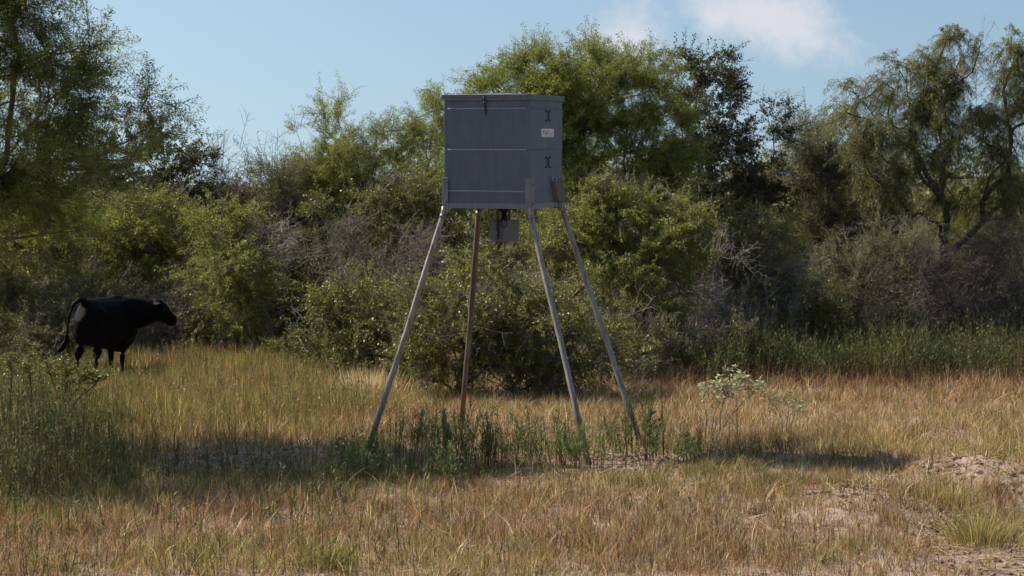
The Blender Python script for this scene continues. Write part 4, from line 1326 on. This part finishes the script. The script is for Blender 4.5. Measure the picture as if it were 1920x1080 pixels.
# --- leafy weeds: upright stems set with narrow leaves
def weeds(x, y, h, nleaf, ll, lw, cols, rng, stemc=(0.12, 0.075, 0.045), lo=0.3, spreadang=0.25, upright=1.2):
    N = len(x)
    base = np.stack([x, y, gz(x, y) - 0.01], -1)
    ang = rng.uniform(0, 2 * np.pi, N); tilt = np.abs(rng.normal(size=N)) * spreadang
    axis = unit(np.stack([np.cos(ang) * tilt, np.sin(ang) * tilt, np.ones(N)], -1))
    sp = np.stack([base, base + axis * h[:, None] * 0.5 + rng.normal(size=(N, 3)) * 0.012, base + axis * h[:, None]], 1)
    sv, sq = tubes(sp, np.repeat(np.array([[0.0045, 0.0035, 0.002]]), N, 0), 3)
    t = lo + (1 - lo) * (np.arange(nleaf)[None] + rng.random((N, nleaf))) / nleaf
    lp = (base[:, None] + axis[:, None] * (h[:, None] * t)[..., None]).reshape(-1, 3)
    M = len(lp)
    ax = unit(rng.normal(size=(M, 3)) * np.array([1, 1, 0.5]) + np.array([0, 0, upright]))
    sc = 0.6 + 0.7 * rng.random(M)
    lv, lq = kites(lp, ax, ll * sc, lw * sc, rng)
    c = np.repeat(cols, nleaf, 0) * (0.75 + 0.5 * rng.random((M, 1)))
    verts = np.concatenate([sv, lv]); quads = np.concatenate([sq, lq + len(sv)])
    att = np.concatenate([np.tile(np.array(stemc), (len(sv), 1)), np.repeat(c, 4, 0)])
    return verts, quads, att


WC = np.array([[0.07, 0.10, 0.028], [0.11, 0.145, 0.04], [0.17, 0.185, 0.05], [0.23, 0.22, 0.065]])
# tall stand mid-left
N = 5200
x, y = sample_ground(N * 3, D(840), D(640), rg)
px, py = project(x, y)
w = np.clip((780 - px) / 160, 0, 1) * np.clip((px - 150) / 60, 0, 1) * np.clip((830 - py) / 40, 0, 1) * (0.3 + fbm(x, y, 61))
k = rg.random(len(x)) < w * 0.75
x, y = x[k], y[k]; N = len(x)
tr_ = 1 - 0.7 * np.clip(1.3 - np.sqrt(((x - cowx) / 1.1) ** 2 + ((y - 30.6) / 1.5) ** 2), 0, 1)
v, q, a = weeds(x, y, (0.28 + 0.22 * rg.random(N)) * tr_, 11, 0.055, 0.011, WC[rg.choice([1, 2, 3], N, p=[0.2, 0.4, 0.4])], rg, stemc=(0.24, 0.16, 0.08), lo=0.35)
tag(link('yellow_weeds', mesh_from('yellow_weeds', v, quads=q, mats=[WEED], attr=a)), 'yellow green weeds standing in the tall grass below the cow', 'weeds', kind='stuff')
# wall of tall weeds along the foot of the brush on the right, low ones on the left
x, y = sample_ground(15000, D(738), D(632), rg)
xf, yf = sample_ground(9000, 29.6, 32.0, rg)
x, y = np.concatenate([x, xf]), np.concatenate([y, yf])
px, py = project(x, y)
edge = 28.7 + 2.6 * fbm(x * 0.9, y * 0 + 3.3, 81)
w = np.clip((px - 1150) / 120, 0, 1) * np.clip((y - edge) / 1.2, 0, 1) * np.clip((fbm(x * 1.4, y * 1.4, 85) - 0.2) * 4, 0.15, 1) * (0.45 + 0.75 * np.clip((34 - y) / 3, 0, 1))
w2 = np.clip((620 - px) / 80, 0, 1) * np.clip((690 - py) / 30, 0, 1) * 0.5
k = rg.random(len(x)) < np.maximum(w, w2) * 0.9
x, y, rt_ = x[k], y[k], (w > w2)[k]; N = len(x)
hgt = np.where(rt_, (0.3 + 0.85 * fbm(x * 1.3, y * 1.3, 83)) * (0.55 + 0.65 * rg.random(N)), 0.3 + 0.2 * rg.random(N))
v, q, a = weeds(x, y, hgt, 15, 0.066, 0.0105, WC[np.minimum((fbm(x * 1.7, y * 1.7, 87) * 3.2 * (0.5 + 0.8 * rg.random(N))).astype(int), 3)], rg, stemc=(0.12, 0.06, 0.04), lo=0.4, upright=1.4, spreadang=0.32)
tag(link('tall_weeds', mesh_from('tall_weeds', v, quads=q, mats=[WEED], attr=a)), 'tall green weeds along the foot of the brush', 'weeds', kind='stuff')
# undergrowth inside the thicket
x, y = sample_ground(3600, 37.5, 50.0, rg)
N = len(x)
v, q, a = weeds(x, y, 0.3 + 0.6 * rg.random(N) ** 1.5, 10, 0.10, 0.03, WC[rg.choice([0, 1, 2], N, p=[0.4, 0.4, 0.2])], rg, lo=0.2, spreadang=0.5, upright=0.6)
tag(link('undergrowth', mesh_from('undergrowth', v, quads=q, mats=[WEED], attr=a)), 'dark undergrowth filling the foot of the thicket', 'undergrowth', kind='stuff')
# green weeds in the shade of the left tree and around the feeder
x, y = sample_ground(30000, D(1100), D(700), rg)
px, py = project(x, y)
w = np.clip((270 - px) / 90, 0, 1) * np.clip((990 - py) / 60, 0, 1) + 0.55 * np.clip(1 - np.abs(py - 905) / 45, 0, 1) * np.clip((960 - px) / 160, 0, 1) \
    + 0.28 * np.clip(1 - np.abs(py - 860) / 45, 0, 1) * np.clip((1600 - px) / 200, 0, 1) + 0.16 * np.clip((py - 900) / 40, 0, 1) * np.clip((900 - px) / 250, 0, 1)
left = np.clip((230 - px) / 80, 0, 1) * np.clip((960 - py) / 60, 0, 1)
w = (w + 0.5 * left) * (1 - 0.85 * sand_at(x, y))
k = rg.random(len(x)) < w * np.clip((fbm(x * 1.6, y * 1.6, 71) - 0.25) * 2.6, 0.05, 1.2) * 0.8
x, y = x[k], y[k]; N = len(x)
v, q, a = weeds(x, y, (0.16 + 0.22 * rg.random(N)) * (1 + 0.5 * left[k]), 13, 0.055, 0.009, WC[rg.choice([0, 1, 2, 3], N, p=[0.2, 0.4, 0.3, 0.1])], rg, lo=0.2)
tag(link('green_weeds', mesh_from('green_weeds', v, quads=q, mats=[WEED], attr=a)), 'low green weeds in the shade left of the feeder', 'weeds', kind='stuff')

# --- single weeds one can pick out under the feeder
SPOTS = [(700, 880, 0.36), (735, 888, 0.42), (765, 850, 0.5), (795, 838, 0.45), (822, 885, 0.55), (850, 880, 0.66), (872, 884, 0.62), (893, 880, 0.55), (918, 868, 0.6),
         (868, 838, 0.45), (945, 872, 0.4), (965, 866, 0.48), (990, 862, 0.5), (1012, 868, 0.38), (1035, 872, 0.5), (1075, 872, 0.38), (1125, 868, 0.62), (1150, 866, 0.6), (1185, 868, 0.45),
         (1212, 866, 0.62), (1240, 868, 0.35), (1195, 855, 0.5), (655, 905, 0.4), (620, 900, 0.34), (680, 915, 0.42), (790, 905, 0.4), (842, 905, 0.45), (1275, 872, 0.4), (1300, 866, 0.34), (1062, 858, 0.33)]
for i, (sx, sy, h) in enumerate(SPOTS):
    r = np.random.default_rng(300 + i)
    d = D(sy); cx = (sx - 960) * d / F
    m = r.integers(6, 14); h *= r.uniform(0.95, 1.45); d += r.normal() * 0.25; cx += r.normal() * 0.08
    verts, quads, att = weeds(cx + r.normal(size=m) * 0.08, d + r.normal(size=m) * 0.08, h * (0.5 + 0.55 * r.random(m)), 34, 0.075, 0.009, np.tile(WC[0] * r.uniform(1.0, 1.5) + WC[2] * r.uniform(0.05, 0.4), (m, 1)) * (0.8 + 0.4 * r.random((m, 1))), r, lo=r.uniform(0.2, 0.45), spreadang=r.uniform(0.18, 0.42), upright=r.uniform(1.0, 1.9))
    o = link('green_weed', mesh_from('green_weed', verts - np.array([cx, d, 0]), quads=quads, mats=[WEED], attr=att))
    o.location = (cx, d, 0)
    place = 'around the foot of the left feeder leg' if sx < 780 else 'in the thick patch around the rusty rear feeder leg' if sx < 930 else 'in the row between the rear and front feeder legs' if sx < 1090 else 'around the two right feeder legs'
    tag(o, 'dark green feathery weed ' + place, 'weed', 'feathery weeds ' + place)

# --- silver-leaved plant, small shrub on the left, single tufts
def leafy_plant(name, label, cat, d, stems, leafmat, ll, lw, nper, seed, stem_mat, tiponly=0.45, droop=0.5, rs=0.008):
    r = np.random.default_rng(seed)
    sv, lvs, off, tat = [], [], 0, []
    bx0 = P(stems[0][0][0], 860, d)[0]
    root = np.array([bx0, d, float(gz(bx0, d))])
    bm_v, bm_q, L_v, L_a = [], [], [], []
    nb = 0
    for st in stems:
        pts = np.array([P(p[0], p[1], d + r.normal() * 0.12) for p in st])
        pts[0, 2] = float(gz(pts[0, 0], pts[0, 1])) - 0.02
        tt = np.linspace(0, 1, len(pts)); ts = np.linspace(0, 1, 9)
        c = np.stack([np.interp(ts, tt, pts[:, j]) for j in range(3)], -1) + r.normal(size=(9, 3)) * 0.008
        v, q = tubes(c[None], (rs * np.linspace(1, 0.3, 9))[None], 5)
        bm_v.append(v); bm_q.append(q + nb); nb += len(v)
        # side twigs with leaf whorls
        for j in range(nper):
            t = tiponly + (1 - tiponly) * r.random() ** 0.7
            p = np.array([np.interp(t, ts, c[:, kk]) for kk in range(3)])
            dv = unit(np.array([r.normal(), r.normal(), 0.5 + 0.4 * r.random()]))
            tip = p + dv * r.uniform(0.05, 0.2)
            v, q = tubes(np.stack([p, (p + tip) / 2 + r.normal(size=3) * 0.008, tip])[None], np.array([[0.003, 0.0025, 0.002]]), 3)
            bm_v.append(v); bm_q.append(q + nb); nb += len(v)
            m = r.integers(6, 11)
            ax = unit(r.normal(size=(m, 3)) * np.array([1, 1, 0.4]) + dv * 0.6 + np.array([0, 0, -droop * 0.4]))
            lp = p + (tip - p) * (0.4 + 0.6 * r.random((m, 1)))
            # two-piece drooping leaf
            ls = ll * (0.6 + 0.6 * r.random(m))
            lv, lq = kites(lp, ax, ls, lw * (0.7 + 0.5 * r.random(m)), r)
            L_v.append(lv); L_a.append(np.repeat(np.stack([r.random(m), np.full(m, r.random()), np.zeros(m)], 1), 4, 0))
    e = empty(name, root); tag(e, label, cat)
    link('stem', mesh_from('stem', np.concatenate(bm_v) - root, quads=np.concatenate(bm_q), mats=[stem_mat], smooth=True), e)
    lv = np.concatenate(L_v)
    link('leaves', mesh_from('leaves', lv - root, quads=np.arange(len(lv)).reshape(-1, 4), mats=[leafmat], attr=np.concatenate(L_a)), e)


leafy_plant('silver_leaf_plant', 'tall silvery leaved weed with dark stems right of the feeder', 'weed', 23.3,
            [[(1322, 862), (1324, 780), (1318, 745), (1335, 715)], [(1330, 862), (1335, 800), (1345, 760), (1375, 715)], [(1330, 862), (1336, 810), (1360, 745), (1378, 700)],
             [(1382, 862), (1383, 780), (1380, 730), (1396, 708)], [(1345, 862), (1360, 790), (1400, 750), (1425, 728)], [(1340, 862), (1350, 790), (1358, 740), (1356, 722)]],
            LEAF['silver'], 0.075, 0.024, 15, 5, BARK, tiponly=0.55)
leafy_plant('silver_leaf_plant', 'smaller silvery weed right of the tall silvery one', 'weed', 23.5,
            [[(1472, 856), (1474, 800), (1478, 760), (1468, 745)], [(1465, 856), (1468, 790), (1450, 755), (1440, 748)], [(1478, 856), (1482, 800), (1490, 770), (1497, 765)]],
            LEAF['silver'], 0.06, 0.018, 9, 6, BARK, tiponly=0.6)
leafy_plant('small_shrub', 'small dark shrub in the tall grass at the left edge', 'shrub', 25.0,
            [[(105, 800), (130, 750), (156, 715), (170, 700)], [(100, 800), (120, 745), (130, 705), (118, 680)], [(58, 800), (60, 740), (52, 690), (62, 650)], [(22, 800), (20, 750), (22, 700), (18, 668)],
             [(110, 800), (150, 745), (182, 720), (186, 705)], [(105, 800), (118, 760), (95, 710), (88, 680)]],
            LEAF['round'], 0.045, 0.02, 45, 7, BARK_DARK, tiponly=0.4, rs=0.011)


def tuft(name, label, px, py, n, h, cols, spreadr, seed, bendk=0.6, w=0.008):
    r = np.random.default_rng(seed)
    d = D(py); cx = (px - 960) * d / F
    b = np.stack([cx + r.normal(size=n) * spreadr, d + r.normal(size=n) * spreadr], -1)
    base = np.stack([b[:, 0], b[:, 1], gz(b[:, 0], b[:, 1]) - 0.01], -1)
    out_ = unit(np.stack([b[:, 0] - cx, b[:, 1] - d], -1) + r.normal(size=(n, 2)) * 0.02)
    hh = h * (0.5 + 0.6 * r.random(n))
    v, q, t = ribbon(base, hh, w * (0.7 + 0.6 * r.random(n)), out_, hh * bendk * (0.3 + r.random(n)), r, segs=3)
    c = np.array(cols)[r.choice(len(cols), n)] * (0.75 + 0.5 * r.random((n, 1)))
    o = link(name, mesh_from(name, v - np.array([cx, d, 0]), quads=q, tris=t, mats=[GRASS], attr=np.repeat(c, 7, 0)))
    o.location = (cx, d, 0)
    tag(o, label, 'grass tuft')


tuft('grass_tuft', 'bright yellow green grass tuft beside the sandy path, lower right', 1845, 1022, 340, 0.33, [PAL[3] * 0.9, PAL[3] * 0.7, PAL[6], PAL[0] * 0.8], 0.17, 1, 0.95)
tuft('grass_tuft', 'pale bleached grass tuft behind the left feeder leg', 690, 745, 500, 0.5, [PAL[5], PAL[5], PAL[0]], 0.2, 2, 0.35)
tuft('grass_tuft', 'green grass tuft on the edge of the straw mound at right', 1790, 955, 200, 0.25, [PAL[3], PAL[6]], 0.12, 3)
tuft('grass_tuft', 'green grass clump at the bottom edge, left of centre', 605, 1070, 160, 0.26, [PAL[3], PAL[4] * 1.4], 0.08, 4)
